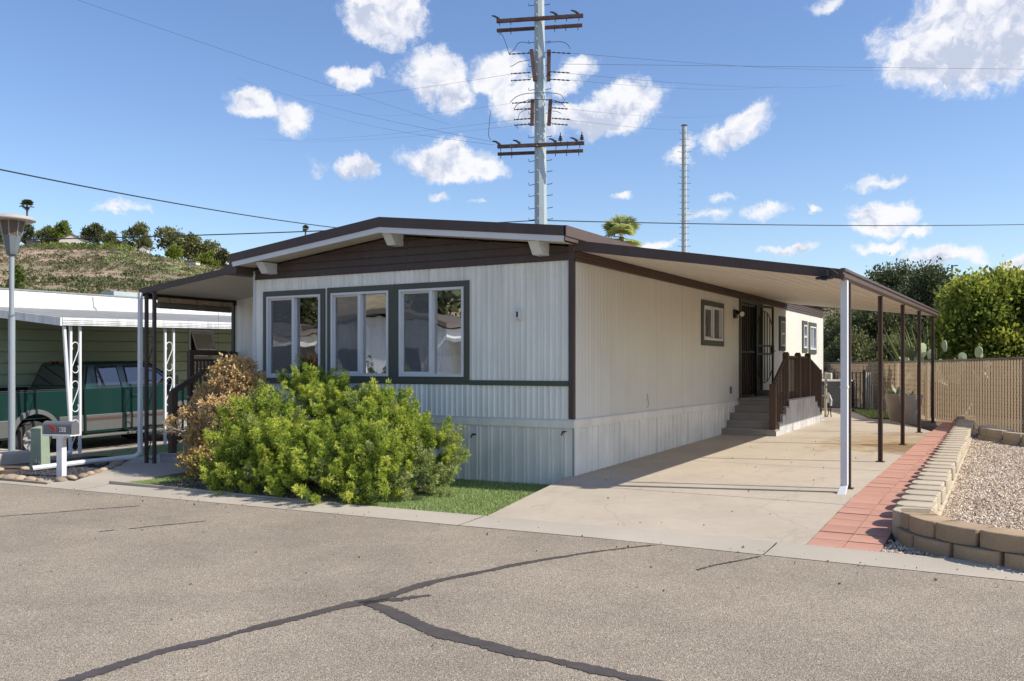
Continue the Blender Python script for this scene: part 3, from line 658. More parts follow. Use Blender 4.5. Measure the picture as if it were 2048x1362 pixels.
# small raised planter with two block courses
pl = thing('raised_planter', 'low tan block planter inside the gravel bed near the fence', 'planter', (4.9,5.5,.2))
pc = [(4.32,9.2),(4.32,8.6),(4.44,8.05),(4.72,7.55),(5.02,7.15),(5.36,6.85),(5.74,6.65),(6.15,6.55)]
for c in (0, 1):
    for i in range(len(pc)-1):
        a = Vector(pc[i]); b = Vector(pc[i+1]); m_ = (a+b)/2; d = (b-a).normalized()
        m_ = m_ + Vector((-d.y, d.x))*(.04*c+(.0))
        inst('block', bB, pl, (m_.x, m_.y, gravz(m_.x, m_.y)-.10+c*.15), math.atan2(d.y, d.x), ((b-a).length/.41, .8, 1.1))
# ================================================================ THE HOME
home = thing('mobile_home', 'grey ribbed mobile home with brown low-gable roof trim', 'mobile home', (-2.9,8,0))
FX = lambda u, w, z: (u, -w, z)          # front face: u = x, w outward
SX = lambda u, w, z: (w, u, z)           # right side: u = y, w outward
XL, YB = -5.77, 16.46
def pieces(a, b, z0, z1, holes):
    cuts = sorted({a, b} | {h[k] for h in holes for k in (0, 1) if a < h[k] < b}); out = []
    for p, q in zip(cuts[:-1], cuts[1:]):
        m_ = (p+q)/2; zs = [(z0, z1)]
        for h in holes:
            if h[0] < m_ < h[1]:
                nz = []
                for (c, d) in zs:
                    if h[2] > c: nz.append((c, min(d, h[2])))
                    if h[3] < d: nz.append((max(c, h[3]), d))
                zs = [t for t in nz if t[1]-t[0] > .005]
        out += [(p, q, c, d) for c, d in zs]
    return out
def ribbed(g, a, b, z0, z1, holes, pitch, depth, off, prof='round'):
    for (p, q, c, d) in pieces(a, b, z0, z1, holes):
        us = [p]; k = math.floor(p/pitch)
        fr = [0,.10,.2,.3,.42,.62,.9] if prof == 'round' else [0,.06,.09,.20,.23,.30,.33,.44,.47]
        while k*pitch < q:
            for f in fr:
                u = (k+f)*pitch
                if p+1e-4 < u < q-1e-4: us.append(u)
            k += 1
        us.append(q)
        def dep(u):
            t = (u/pitch) % 1
            if prof == 'round': return depth*(max(0, math.cos((t-.2)/.2*math.pi/2)) if t < .4 else 0) + depth*.25*math.sin(t*6.283)
            return depth*(1 if .06 < t < .23 else .0) + depth*.6*(1 if .30 < t < .47 else 0)
        vs = [(u, off+dep(u+1e-4), c) for u in us]+[(u, off+dep(u+1e-4), d) for u in us]; n = len(us)
        g.add(vs, [(i, i+1, n+i+1, n+i) for i in range(n-1)])
WIN = [(-5.567,-4.263,1.18,2.658), (-4.212,-1.614,1.20,2.663)]
# front siding panels, upper and lower rows
seams = [-.055,-.49,-1.10,-1.71,-2.32,-2.93,-3.54,-4.15,-4.76,-5.37,-5.755]
for b, a in zip(seams[:-1], seams[1:]):
    g = G(FX); ribbed(g, a+.0015, b-.0015, 1.258, 2.857, WIN, .088, .009, .012)
    if g.f: g.build('siding_panel', 'siding', home, smooth=False)
    g = G(FX); ribbed(g, a+.0015, b-.0015, .735, 1.19, [], .088, .012, .012); g.build('siding_panel', 'siding', home)
# right side siding
SW = [(5.311,6.672,1.835,2.67), (7.78,9.56,.79,2.86), (11.203,11.81,1.818,2.647), (13.702,14.313,1.813,2.647), (14.501,15.483,1.785,2.64)]
y = .02
while y < YB-.02:
    y1 = min(y+.61, YB-.02); ps_ = pieces(y+.001, y1-.001, .735, 2.845, SW); full = [p for p in ps_ if p[2] == .735 and p[3] == 2.845]
    for grp in ([lambda p: True] if full else [lambda p: p[3] == 2.845, lambda p: p[3] != 2.845]):
        g = G(SX)
        for p in ps_:
            if grp(p): ribbed(g, *p, [], .102, .0028, .006)
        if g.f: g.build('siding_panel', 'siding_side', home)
    y = y1
# skirting panels
def skirting(xf, a, b, holes, zb, m='skirt'):
    p = a
    while p < b-.01:
        q = min(p+.76, b); g = G(xf); ribbed(g, p, q, zb, .632, holes, .19, .019, .004, 'box'); g.build('skirting_panel', m, home); p = q
skirting(FX, -5.75, -.01, [], -.22); skirting(SX, .01, YB, [], -.02)
# trim boards
def tb(name, m, xf, u0, u1, w0, w1, z0, z1, par=None, bev=.003, lab=None):
    g = G(xf); g.box(u0, u1, w0, w1, z0, z1); return g.build(name, m, par or home, bevel=bev, label=lab)
tb('band_board', 'green_trim', FX, -1.612, -.058, .0, .032, 1.188, 1.258)
tb('skirt_trim', 'skirt', FX, -5.76, .028, .0, .03, .632, .735); tb('skirt_trim', 'skirt', SX, .0, YB, .0, .028, .632, .735)
tb('drip_edge', 'white_trim', FX, -5.76, .034, .0, .036, .736, .75, bev=0); tb('drip_edge', 'white_trim', SX, .0, YB, .0, .034, .736, .748, bev=0)
g = G(); g.box(-.053,.006,-.035,-.0,.752,3.06); g.box(.006,.020,-.035,.03,.752,3.06); g.build('corner_trim', 'brown', home)
g = G(); g.box(XL-.015,XL+.02,-.035,0,.735,3.0); g.box(-5.766,-5.76,-.02,0,-.22,.735); g.build('corner_trim', 'white_trim', home)
# brown lap boards in the gable and along the side eave
XC = -2.884
def zund(x): return 3.03+(3.375-3.03)*(1-abs(x-XC)/2.9)
z = 2.857; rows = [2.857,2.965,3.075,3.185,3.295,3.40]
for i in range(len(rows)-1):
    z0, z1 = rows[i], rows[i+1]
    for (xa, xb) in ((XL, -2.68), (-2.677, -.055)):
        poly = []
        n = 24
        lo = [xa+(xb-xa)*t/n for t in range(n+1)]
        ok = [x for x in lo if zund(x) > z0+.004]
        if len(ok) < 2: continue
        g = G(); vs = []
        for x in ok: zt = min(z1, zund(x)); vs += [(x,-.036,z0),(x,-.030,z0+.012) if zt > z0+.03 else (x,-.036,z0),(x,-.018,max(zt,z0+.001)),(x,0,z0)]
        m_ = len(ok)
        for k in range(m_-1):
            a = k*4; b = a+4; g.f += [(a,b,b+1,a+1),(a+1,b+1,b+2,a+2),(a,a+3,b+3,b)]
        g.v = vs; g.build('lap_board', 'brown', home)
rz = [2.845,2.90,2.95,3.0,3.05,3.10]
for i in range(5):
    y = 0.0
    while y < YB:
        y1 = min(y+3.66, YB); g = G(); g.prism([(.0,rz[i]),(.034,rz[i]),(.034,rz[i]+.012),(.02,rz[i+1]+.002),(.0,rz[i+1]+.002)], 'y', y+.001, y1-.001); g.build('lap_board', 'brown_side', home); y = y1
# walls behind the siding (with openings), floor, ceiling, partition
g = G(FX)
for (a, b, c, d) in pieces(XL, 0, -.2, 3.0, [(h[0]+.06,h[1]-.06,h[2]+.06,h[3]-.06) for h in [WIN[0]]]+[(-4.15,-2.98,1.27,2.6),(-2.85,-1.68,1.27,2.6)]): g.box(a, b, -.1, 0, c, d)
g.build('front_wall', 'interior', home)
g = G(SX)
for (a, b, c, d) in pieces(.1, YB, -.02, 2.85, [(h[0]+.06,h[1]-.06,h[2]+.05,h[3]-.05) for h in SW]): g.box(a, b, -.1, 0, c, d)
g.build('side_wall', 'interior', home)
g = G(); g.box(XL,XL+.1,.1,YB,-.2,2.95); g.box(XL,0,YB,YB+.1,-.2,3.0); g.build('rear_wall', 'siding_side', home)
g = G(); g.box(XL+.1,-.1,.1,YB,.66,.75); g.build('floor', 'brown_wood', home)
g = G(); g.box(XL+.1,-.1,.1,YB,2.85,2.95); g.build('ceiling', 'wall_light', home)
g = G(); g.box(XL+.1,-.1,5.0,5.1,.75,2.85); g.box(-2.6,-2.5,5.1,YB,.75,2.85); g.build('partition', 'wall_light', home)
# roof slabs, fascia, frieze, soffit
YF, YR = -.44, YB+.3
def zr(x): return 3.59-(abs(x-XC)/2.98)*.345
for sgn in (-1, 1):
    xe = XC+sgn*2.98
    g = G(); g.add([(XC,YF+.02,3.59),(xe,YF+.02,3.245),(xe,YR,3.245),(XC,YR,3.59),(XC,YF+.02,3.46),(xe,YF+.02,3.12),(xe,YR,3.12),(XC,YR,3.46)],[(0,1,2,3),(4,5,6,7),(0,1,5,4),(1,2,6,5),(2,3,7,6)]); g.build('roof', 'roof_white', home)
    g = G(); g.add([(XC,YF,3.60),(xe,YF,3.25),(xe,YF,3.12),(XC,YF,3.455),(XC,YF+.03,3.60),(xe,YF+.03,3.25),(xe,YF+.03,3.12),(XC,YF+.03,3.455)],[(0,1,2,3),(4,5,6,7),(0,1,5,4),(3,2,6,7),(1,2,6,5)]); g.build('fascia', 'brown', home)
    g = G(); g.add([(XC,YF+.012,3.455),(xe-sgn*.01,YF+.012,3.12),(xe-sgn*.03,YF+.012,3.045),(XC,YF+.012,3.375),(XC,YF+.04,3.455),(xe-sgn*.01,YF+.04,3.12),(xe-sgn*.03,YF+.04,3.045),(XC,YF+.04,3.375)],[(0,1,2,3),(4,5,6,7),(3,2,6,7),(1,2,6,5)]); g.build('frieze_board', 'white_trim', home)
    g = G(); g.quad((XC,YF+.04,3.40),(xe-sgn*.05,YF+.04,3.055),(xe-sgn*.05,.0,3.055),(XC,.0,3.40)); g.build('soffit', 'soffit', home)
g = G(); g.box(.08,.115,YF,YR,3.115,3.252); g.box(.085,.10,YF,-.05,3.06,3.115); g.build('eave_fascia', 'brown_side', home)
g = G(); g.box(XL-.14,XL-.10,YF+.03,YR,3.10,3.25); g.build('eave_fascia', 'brown', home)
for xb, zt in ((-5.34,3.10),(-2.83,3.385),(-.42,3.10)):
    g = G(); g.prism([(-.35,zt),(-.02,zt),(-.02,zt-.17),(-.22,zt-.17)], 'x', xb-.075, xb+.075); g.build('outrigger', 'white_trim', home, bevel=.004)
# windows
def window(xf, h, mull='v', tw=.085, screenside=0, curt=None, trimside=(1,1,1,1), gw='glass', inset=None):
    u0, u1, z0, z1 = h
    g = G(xf); l, r, b, t = [tw*k for k in trimside]
    g.box(u0, u1, .0, .034, z1-t, z1); g.box(u0, u1, .0, .034, z0, z0+b); g.box(u0, u0+l, .0, .034, z0+b, z1-t); g.box(u1-r, u1, .0, .034, z0+b, z1-t)
    w = g.build('window', 'green_trim', home)
    a, c, d, e = u0+l, u1-r, z0+b, z1-t; fw = .035
    g = G(xf); g.box(a, c, -.06, .048, e-fw, e); g.box(a, c, -.06, .048, d, d+fw*1.2); g.box(a, a+fw, -.06, .048, d+fw*1.2, e-fw); g.box(c-fw, c, -.06, .048, d+fw*1.2, e-fw)
    m_ = (a+c)/2 if mull == 'v' else (d+e)/2
    if mull == 'v': g.box(m_-.026, m_+.026, -.05, .040, d+fw*1.2, e-fw)
    else: g.box(a+fw, c-fw, -.05, .040, m_-.024, m_+.024)
    g.build('window_frame', 'white_trim', w, bevel=.002)
    if mull == 'v': halves = [(a+fw, m_-.026, d+fw*1.2, e-fw), (m_+.026, c-fw, d+fw*1.2, e-fw)]
    else: halves = [(a+fw, c-fw, m_+.024, e-fw), (a+fw, c-fw, d+fw*1.2, m_-.024)]
    for i, (p, q, s, t_) in enumerate(halves):
        g = G(xf); dp = -.012-.018*i
        if i == 0 and mull == 'v' and u1-u0 > .9:
            k = .028; g.box(p, p+k, dp-.01, dp+.016, s, t_); g.box(q-k, q, dp-.01, dp+.016, s, t_); g.box(p+k, q-k, dp-.01, dp+.016, t_-k, t_); g.box(p+k, q-k, dp-.01, dp+.016, s, s+k); g.build('sash', 'white_trim', w)
            p += k; q -= k; s += k; t_ -= k; g = G(xf)
        g.box(p, q, dp-.004, dp, s, t_); g.build('pane', gw, w)
        if i == screenside:
            g = G(xf); g.quad((p, .004, s), (q, .004, s), (q, .004, t_), (p, .004, t_)); g.build('screen', 'screen', w)
        g = G(xf); g.quad((p, dp-.03, t_-.10), (q, dp-.03, t_-.10), (q, dp-.03, t_), (p, dp-.03, t_)); g.build('roller_blind', 'wall_light', w)
    if curt:
        for (p, q, top, botspread) in curt:
            g = G(xf); n = 40; z_ = [e, (e+d)/2, d]
            for j in range(n):
                s0 = p+(q-p)*j/n; s1 = p+(q-p)*(j+1)/n; f0 = .02*math.sin(j*1.9)*1; f1 = .02*math.sin((j+1)*1.9)
                g.quad((s0,-.13+f0,d),(s1,-.13+f1,d),(s1,-.13+f1,e),(s0,-.13+f0,e))
            g.build('curtain', 'sheer', w)
    return w
window(FX, WIN[0], curt=[(-5.5,-5.05,0,0),(-4.85,-4.45,0,0)])
window(FX, (-4.212,-2.915,1.20,2.663), trimside=(.95,1.3,1.2,1), curt=[(-4.05,-3.95,0,0)])
window(FX, (-2.913,-1.614,1.20,2.663), trimside=(1,1,1.2,1))
window(SX, SW[0], tw=.10, gw='glass_dark'); window(SX, SW[2], 'h', tw=.11, gw='glass_dark', screenside=9); window(SX, SW[3], 'h', tw=.11, gw='glass_dark', screenside=9); window(SX, SW[4], tw=.11, gw='glass_dark', screenside=9)
# things seen inside the front room: lamp stand and a pale sofa
t = thing('floor_lamp', 'slim pale floor lamp seen through the middle front window', 'lamp', (-3.3,1.2,.75))
g = G(); g.tube([(-3.3,1.2,.76),(-3.3,1.2,2.0)], .012, 8); g.build('pole', 'white_trim', t); g = G(); g.lathe([(.14,0),(.16,.02),(.11,.28),(.10,.28)], (-3.3,1.2,1.95)); g.build('lamp_shade', 'wall_light', t, smooth=True); g = G(); g.lathe([(.13,0),(.13,.02),(.02,.03)], (-3.3,1.2,.752)); g.build('base', 'white_trim', t)
t = thing('sofa', 'pale sofa standing behind the right front window', 'sofa', (-2.3,1.3,.75))
g = G(); g.box(-3.0,-1.3,1.1,1.9,.85,1.2); g.build('seat', 'wall_light', t, bevel=.05); g = G(); g.box(-3.0,-1.3,.85,1.08,.85,1.6); g.build('backrest', 'wall_light', t, bevel=.06)
# wall box (porch number light housing) on the front
t = thing('wall_box', 'small pale wall box with a slot right of the front windows', 'wall box', (-.81,-.02,2.16))
g = G(FX); g.box(-.855,-.755,.02,.055,2.08,2.235); g.build('back_plate', 'siding_side', t, bevel=.004); g = G(FX); g.box(-.845,-.775,.055,.075,2.095,2.22); g.build('cover', 'white_trim', t, bevel=.004); g = G(FX); g.box(-.823,-.797,.075,.078,2.12,2.195); g.build('slot', 'dark', t)
# hose bib and cable stub in the skirting
for (p, lab) in (((-.12,-.02,.585), 'small black tap high on the front skirting at the house corner'), ((-1.53,-.02,.50), 'small black tap on the front skirting beside the juniper')):
    t = thing('garden_tap', lab, 'tap', p); x, y, z = p
    g = G(); g.tube([(x,y+.02,z),(x,y-.06,z)], .012, 8); g.tube([(x,y-.05,z),(x,y-.09,z-.04)], .010, 8); g.build('spout', 'black_metal', t)
    g = G(); g.lathe([(.028,0),(.03,.008),(.01,.014)], (x+.035,y-.05,z-.0), 8); g.tube([(x,y-.04,z),(x+.035,y-.05,z+.005)], .006, 6); g.build('handle', 'black_metal', t)
g = G(); g.box(.008,.03,7.14,7.22,.90,1.04); tag(g.build('outlet_cover', 'mail_grey', bevel=.004), 'small grey outlet cover low on the side wall before the steps', 'outlet cover')
# door: red-brown door in the opening, black security door
g = G(SX); g.box(7.78,7.86,.0,.05,.78,2.86); g.box(9.50,9.58,.0,.05,.78,2.86); g.box(7.86,9.5,.0,.05,2.78,2.86); g.build('door_frame', 'green_trim', home)
g = G(); g.box(-.09,-.05,7.84,8.9,.78,2.80); d_ = g.build('door', 'red_wood', home)
g = G(); g.lathe([(.03,0),(.035,.02),(.02,.05)], (-.03,8.8,1.75), 10); g.build('handle', 'chrome', d_)
g = G(); 
for yy in (7.90,8.05,8.18,8.33,8.48,8.62,8.76,8.90): g.box(.012,.03,yy-.011,yy+.011,.80,2.78)
for zz in (.82,1.75,2.74): g.box(.010,.032,7.88,8.95,zz-.02,zz+.02)
g.build('security_grille', 'black_metal', home)
sd = thing('security_door', 'black iron screen door with an arched bar pattern, standing half open', 'security door', (.04,9.0,.8))
H = 1.99; Wd = .90
g = G(); 
for a, b, c, d in ((0,.045,0,H),(Wd-.045,Wd,0,H),(.045,Wd-.045,0,.12),(.045,Wd-.045,H-.05,H),(.045,Wd-.045,.90,.94),(.045,Wd-.045,1.08,1.12)): g.box(-.018,.018,a,b,c,d)
g.build('frame', 'black_metal')
fr = bpy.data.objects['frame']; fr.parent = sd
g = G()
for k in range(1, 6):
    yy = .045+(Wd-.09)*k/6; t_ = abs(k-3)/3; zt = 1.86-.16*t_**2*1.6; zb = .28+.16*t_**2*1.6
    g.box(-.008,.008,yy-.008,yy+.008,zb,zt)
g.tube([(0,.05+(Wd-.1)*i/16,1.86-.32*(abs(i/8-1))**2.2) for i in range(17)], .010, 6); g.tube([(0,.05+(Wd-.1)*i/16,.28+.32*(abs(i/8-1))**2.2) for i in range(17)], .010, 6)
o = g.build('bars', 'black_metal'); o.parent = sd
g = G(); g.box(-.03,.03,Wd-.075,Wd-.01,.92,1.12); g.tube([(.02,Wd-.03,.99),(.07,Wd-.03,.99),(.07,Wd-.12,.985)], .010, 6); o = g.build('handle', 'black_metal'); o.parent = sd
sd.rotation_euler = (0,0,R(-10))
# flood lamp by the door
t = thing('wall_lamp', 'black wall lamp with a round pale lens left of the side door', 'lamp', (.03,7.45,2.5))
g = G(); g.box(.01,.07,7.36,7.50,2.42,2.60); g.build('bracket', 'black_metal', t, bevel=.01); g = G(); g.tube([(.05,7.45,2.55),(.14,7.42,2.53),(.19,7.36,2.50)], [.03,.045,.06], 12); g.build('head', 'black_metal', t); g = G(); g.tube([(.19,7.36,2.50),(.20,7.35,2.497)], .052, 12); g.build('lens', 'wall_light', t)
t = tag(G().tube([(.02,2.62,1.02),(.035,2.60,.93),(.03,2.64,.86),(.02,2.62,.80)], .004, 5).build('cable_stub', 'mail_grey'), 'thin loose cable stub hanging low on the side wall', 'cable')

# ---------------------------------------------------------------- carport on the right
cp = thing('carport', 'beige flat carport awning with brown edge on slim brown posts', 'carport', (1.7,6,0))
XO = 3.39; Y0, Y1 = -.02, 11.95
def zo(y): return 2.455+.0108*y          # underside at the outer edge
def zi(y): return 2.985
g = G(); n = 14
for i in range(n):
    a = .04+(XO-.03-.04)*i/n; b = .04+(XO-.03-.04)*(i+1)/n
    for c in ((a, a+(b-a)*.9, 0), (a+(b-a)*.9, b, .005)):
        def zz(x, y): t = (x-.04)/(XO-.07); return zi(y)*(1-t)+zo(y)*t
        xa, xb, o_ = c; g.add([(xa,Y0+.02,zz(xa,0)+o_),(xb,Y0+.02,zz(xb,0)+o_),(xb,Y1,zz(xb,Y1)+o_),(xa,Y1,zz(xa,Y1)+o_),(xa,Y0+.02,zz(xa,0)+.07),(xb,Y0+.02,zz(xb,0)+.07),(xb,Y1,zz(xb,Y1)+.07),(xa,Y1,zz(xa,Y1)+.07)],[(0,3,2,1),(4,5,6,7),(0,1,5,4),(1,2,6,5),(2,3,7,6),(3,0,4,7)])
g.build('deck', 'soffit', cp)
for yy, y2 in ((Y0-.03,Y0), (Y1,Y1+.03)):
    g = G(); g.prism([(.04,zi(yy)-.012),(XO,zo(yy)-.012),(XO,zo(yy)+.10),(.04,zi(yy)+.125)], 'y', yy, y2); g.build('end_fascia', 'brown', cp)
g = G(); pr = [(0,0),(.025,0),(.045,.03),(.045,.055),(.03,.062),(.03,.09),(.05,.10),(.05,.13),(0,.13)]
vs = [(XO-.01+a, Y0-.035, zo(Y0)-.02+b) for a, b in pr]+[(XO-.01+a, Y1+.035, zo(Y1)-.02+b) for a, b in pr]; k = len(pr)
g.add(vs, [tuple(range(k)), tuple(range(2*k-1, k-1, -1))]+[(i, (i+1) % k, k+(i+1) % k, k+i) for i in range(k)]); g.build('gutter', 'brown_side', cp)
g = G(); g.add([(.0,Y0+.1,3.10),(.4,Y0+.1,3.03),(.4,YB*.72,3.03),(.0,YB*.72,3.13)],[(0,1,2,3)]); g.build('flashing', 'brown_side', cp)
for i, y in enumerate((.47, 3.32, 5.95, 8.55, 11.35)):
    zb = dz(3.35, y); zt = zo(y)-.015
    g = G(); x = 3.375 if i == 0 else 3.345
    g.box(x-.032,x-.010,y-.020,y+.020,zb,zt); g.box(x+.010,x+.032,y-.020,y+.020,zb,zt); g.box(x-.010,x+.010,y+.004,y+.020,zb,zt)
    g.build('post', 'brown_side', cp); 
    g = G(); g.box(x-.06,x+.06,y-.05,y+.05,zb,zb+.012); g.build('base_plate', 'brown_side', cp)
g = G(); g.box(3.35,3.425,.11,.20,.09,2.44); g.add([(3.35,.11,.09),(3.425,.11,.09),(3.425,.20,.09),(3.35,.20,.09),(3.33,-.02,-.005),(3.425,-.02,-.005),(3.425,.03,-.002),(3.33,.03,-.002)],[(0,1,5,4),(1,2,6,5),(2,3,7,6),(3,0,4,7)]); g.box(3.345,3.43,.105,.205,1.2,1.23)
g.build('downspout', 'white_trim', cp, bevel=.004)
t = thing('floodlight', 'black floodlight with wiring under the carport corner', 'floodlight', (3.2,-.08,2.5))
g = G(); g.box(3.12,3.30,-.14,-.055,2.44,2.47); g.box(3.16,3.26,-.16,-.06,2.47,2.54); g.build('housing', 'black_metal', t, bevel=.01); g = G(); g.tube([(3.13,-.1,2.56),(3.2,-.14,2.575),(3.28,-.13,2.56),(3.36,-.08,2.50),(3.37,-.06,2.44)], .006, 5); g.build('wiring', 'black_metal', t); g = G(); g.box(3.19,3.245,-.165,-.1,2.425,2.44); g.build('lens', 'glass_far', t)

# ---------------------------------------------------------------- side steps
sp = thing('side_steps', 'grey concrete-look entry steps with brown wooden railings', 'steps', (.5,8.5,.1))
Zl = .79; x1 = 1.0
def flight(ya, dirn, n, run, zb, wid, name='tread'):
    for i in range(n-1):
        zt = zb+(Zl-zb)*(i+1)/n; y0 = ya+dirn*run*i; y1 = ya+dirn*run*(n-1)
        g = G(); g.box(.01,wid,min(y0,y0+dirn*run)-.015,max(y0,y0+dirn*run)+.015,zt-.028,zt); g.build('tread', 'steps', sp, bevel=.004)
        g = G(); a_ = y0; g.box(.015,wid-.015,min(a_,a_+dirn*run),max(a_,a_+dirn*run),zb-.08,zt-.028); g.build('riser', 'steps', sp)
flight(6.62, 1, 5, .27, .10, x1+.04); flight(11.25, -1, 5, .27, .13, x1+.04)
g = G(); g.box(.01,x1+.05,7.69,10.18,Zl-.03,Zl); g.build('landing', 'steps', sp, bevel=.004)
poly = [(6.60,.02),(11.3,.12)]; 
for i in range(5): zt = .13+(Zl-.13)*(5-4+i)/5-.03; yy = 11.25-.27*i; poly += [(yy+.0, zt), (yy-.27 if i < 4 else yy, zt)] if i < 4 else []
poly += [(10.17,Zl-.03),(7.70,Zl-.03)]
for i in range(4): zt = .10+(Zl-.10)*(4-i)/5-.03; yy = 7.70-.27*i; poly += [(yy, zt), (yy-.27, zt)]
g = G(); g.prism(poly, 'x', x1+.04, x1+.052); g.build('side_skirt', 'porch_skirt', sp)
g = G(); g.box(.02,x1+.02,7.72,10.15,.0,Zl-.035); g.build('core', 'steps', sp)
def post(x, y, zb, zt, w=.10, cap=True):
    g = G(); g.box(x-w/2,x+w/2,y-w/2,y+w/2,zb,zt); 
    if cap: g.add([(x-w/2,y-w/2,zt),(x+w/2,y-w/2,zt),(x+w/2,y+w/2,zt),(x-w/2,y+w/2,zt),(x-w/3.2,y-w/3.2,zt+.035),(x+w/3.2,y-w/3.2,zt+.035),(x+w/3.2,y+w/3.2,zt+.035),(x-w/3.2,y+w/3.2,zt+.035)],[(4,5,6,7),(0,1,5,4),(1,2,6,5),(2,3,7,6),(3,0,4,7)])
    return g.build('railing_post', 'brown_wood', sp)
xr = x1-.03
for y, zb, zt in ((6.72,.22,1.11),(11.0,.24,1.37),(7.76,.62,1.70),(8.82,.62,1.70),(9.80,.62,1.70)): post(xr, y, zb, zt, .12 if y in (6.72,11.0) else .11, y not in (6.72,11.0))
for (ya, za, yb, zb2) in ((6.72,1.09,7.76,1.62),(7.76,1.62,9.80,1.62),(9.80,1.62,11.0,1.35)):
    g = G(); g.bar((xr,ya,za),(xr,yb,zb2),.045,.085); g.build('handrail', 'brown_wood', sp)
    if ya == 7.76:
        g = G(); g.bar((xr,ya,Zl+.10),(xr,yb,Zl+.10),.035,.05); g.build('bottom_rail', 'brown_wood', sp)
    yy = ya+.09
    while yy < yb-.05:
        t_ = (yy-ya)/(yb-ya); zt = za+(zb2-za)*t_
        zb_ = Zl-.04 if ya == 7.76 else (.16+(Zl-.10)*min(1, (yy-6.62)/1.2) if ya < 7 else .16+(Zl-.13)*min(1, (11.25-yy)/1.25))
        g = G(); g.box(xr+.026,xr+.046,yy-.016,yy+.016,zb_-.04,zt+.0); g.build('baluster', 'brown_wood', sp); yy += .125
g = G(); g.box(.45,.75,9.55,9.8,Zl,Zl+.10); tag(g.build('blue_box', 'blue', bevel=.01), 'small blue box on the side landing behind the railing', 'box')
g = G(); g.box(.6,.8,8.1,8.4,Zl,Zl+.07); tag(g.build('grey_bin', 'wall_light', bevel=.01), 'small pale tray on the side landing behind the railing', 'tray')
# ================================================================ LEFT PORCH
aw = thing('porch_awning', 'brown-edged beige porch awning on the left of the home', 'awning', (-7,.7,2.8))
AF, AB, AX = -.38, 1.72, -8.08
za = lambda x: 2.71+(x-AX)*.115
g = G(); 
for i in range(8):
    a = AX+(XL-AX)*i/8; b = AX+(XL-AX)*(i+1)/8
    g.add([(a,AF,za(a)),(b-.01,AF,za(b)),(b-.01,AB+4,za(b)),(a,AB+4,za(a)),(a,AF,za(a)+.06),(b-.01,AF,za(b)+.06),(b-.01,AB+4,za(b)+.06),(a,AB+4,za(a)+.06)],[(0,3,2,1),(4,5,6,7),(0,1,5,4),(2,3,7,6)])
g.build('deck', 'soffit', aw)
g = G(); g.prism([(AX-.03,za(AX)-.02),(XL-.0,za(XL)-.02),(XL,za(XL)+.085),(AX-.03,za(AX)+.075)], 'y', AF-.035, AF-.002); g.build('front_fascia', 'brown', aw)
g = G(); g.box(AX-.04,AX,AF-.03,AB+4,za(AX)-.05,za(AX)+.075); g.build('gutter', 'brown', aw)
g = G(); g.box(AX,AX+.06,AF+.05,AB,2.62,2.70); g.build('beam', 'dark', aw)
def scroll_post(par, x, y0, y1, zb, zt, m, mi, alongx=False, w=.04):
    for yy in (y0, y1):
        g = G()
        if alongx: g.box(yy-w/2,yy+w/2,x-w/2,x+w/2,zb,zt)
        else: g.box(x-w/2,x+w/2,yy-w/2,yy+w/2,zb,zt)
        g.build('post', m, par)
    mid = (y0+y1)/2; hw = abs(y1-y0)/2-w/2
    z = zb+.1; s = 1; g = G()
    def P(a, b): return (mid+a, x, b) if alongx else (x, mid+a, b)
    while z < zt-.62:
        h_ = hw*.94; pts = [P(s*h_*math.cos(math.pi*(1-k/10)), z+.50+h_*math.sin(math.pi*k/10)*1.1) for k in range(11)]
        pts = [P(-s*h_*.75, z+.44)]+pts+[P(s*h_*.9, z+.42), P(s*h_*.35, z+.32), P(-s*h_*.35, z+.20), P(-s*h_*.92, z+.10)]
        pts += [P(-s*h_*math.cos(math.pi*k/10), z+.06-h_*math.sin(math.pi*k/10)*1.1+.0) for k in range(11)]+[P(s*h_*.75, z+.12)]
        g.tube(pts, .010, 5); z += .76
    g.build('scroll', mi, par)
scroll_post(aw, -.36, -7.98, -7.78, gz(-7.9,-.3), za(-7.9), 'brown', 'brown', True, .05)
g = G(); g.box(-8.075,-8.01,-.47,-.41,-.07,za(-8.05)); g.build('downspout', 'white_trim', aw, bevel=.004)
g = G(); g.tube([(-8.04,-.44,.12),(-8.04,-.45,-.02),(-8.06,-.50,-.09),(-8.14,-.62,-.11),(-8.64,-1.45,-.135),(-8.92,-2.0,-.15),(-8.82,-2.25,-.155)][:6]+[(-8.55,-2.42,-.17)] if False else [(-8.04,-.44,.12),(-8.04,-.45,-.03),(-8.07,-.51,-.09),(-8.13,-.60,-.105),(-8.30,-1.35,-.13),(-8.46,-2.12,-.165)], .042, 8, rot=R(22)); g.build('drain_pipe', 'white_trim', aw)
g = G(); g.tube([(-8.462,-2.121,-.165),(-8.463,-2.124,-.165)], .034, 8); g.build('pipe_mouth', 'dark', aw)
g = G(); g.box(-6.05,XL-.01,AF-.03,AB+4,2.93,3.09); g.build('flashing', 'brown', aw)
# enclosed room behind the porch
g = G(); g.box(-8.06,XL-.02,1.72,1.80,-.2,za(XL)); g.build('porch_wall', 'siding', home)
g = G(); g.box(-8.12,-8.06,1.68,1.80,-.2,2.72); g.build('porch_corner_post', 'green_trim', home)
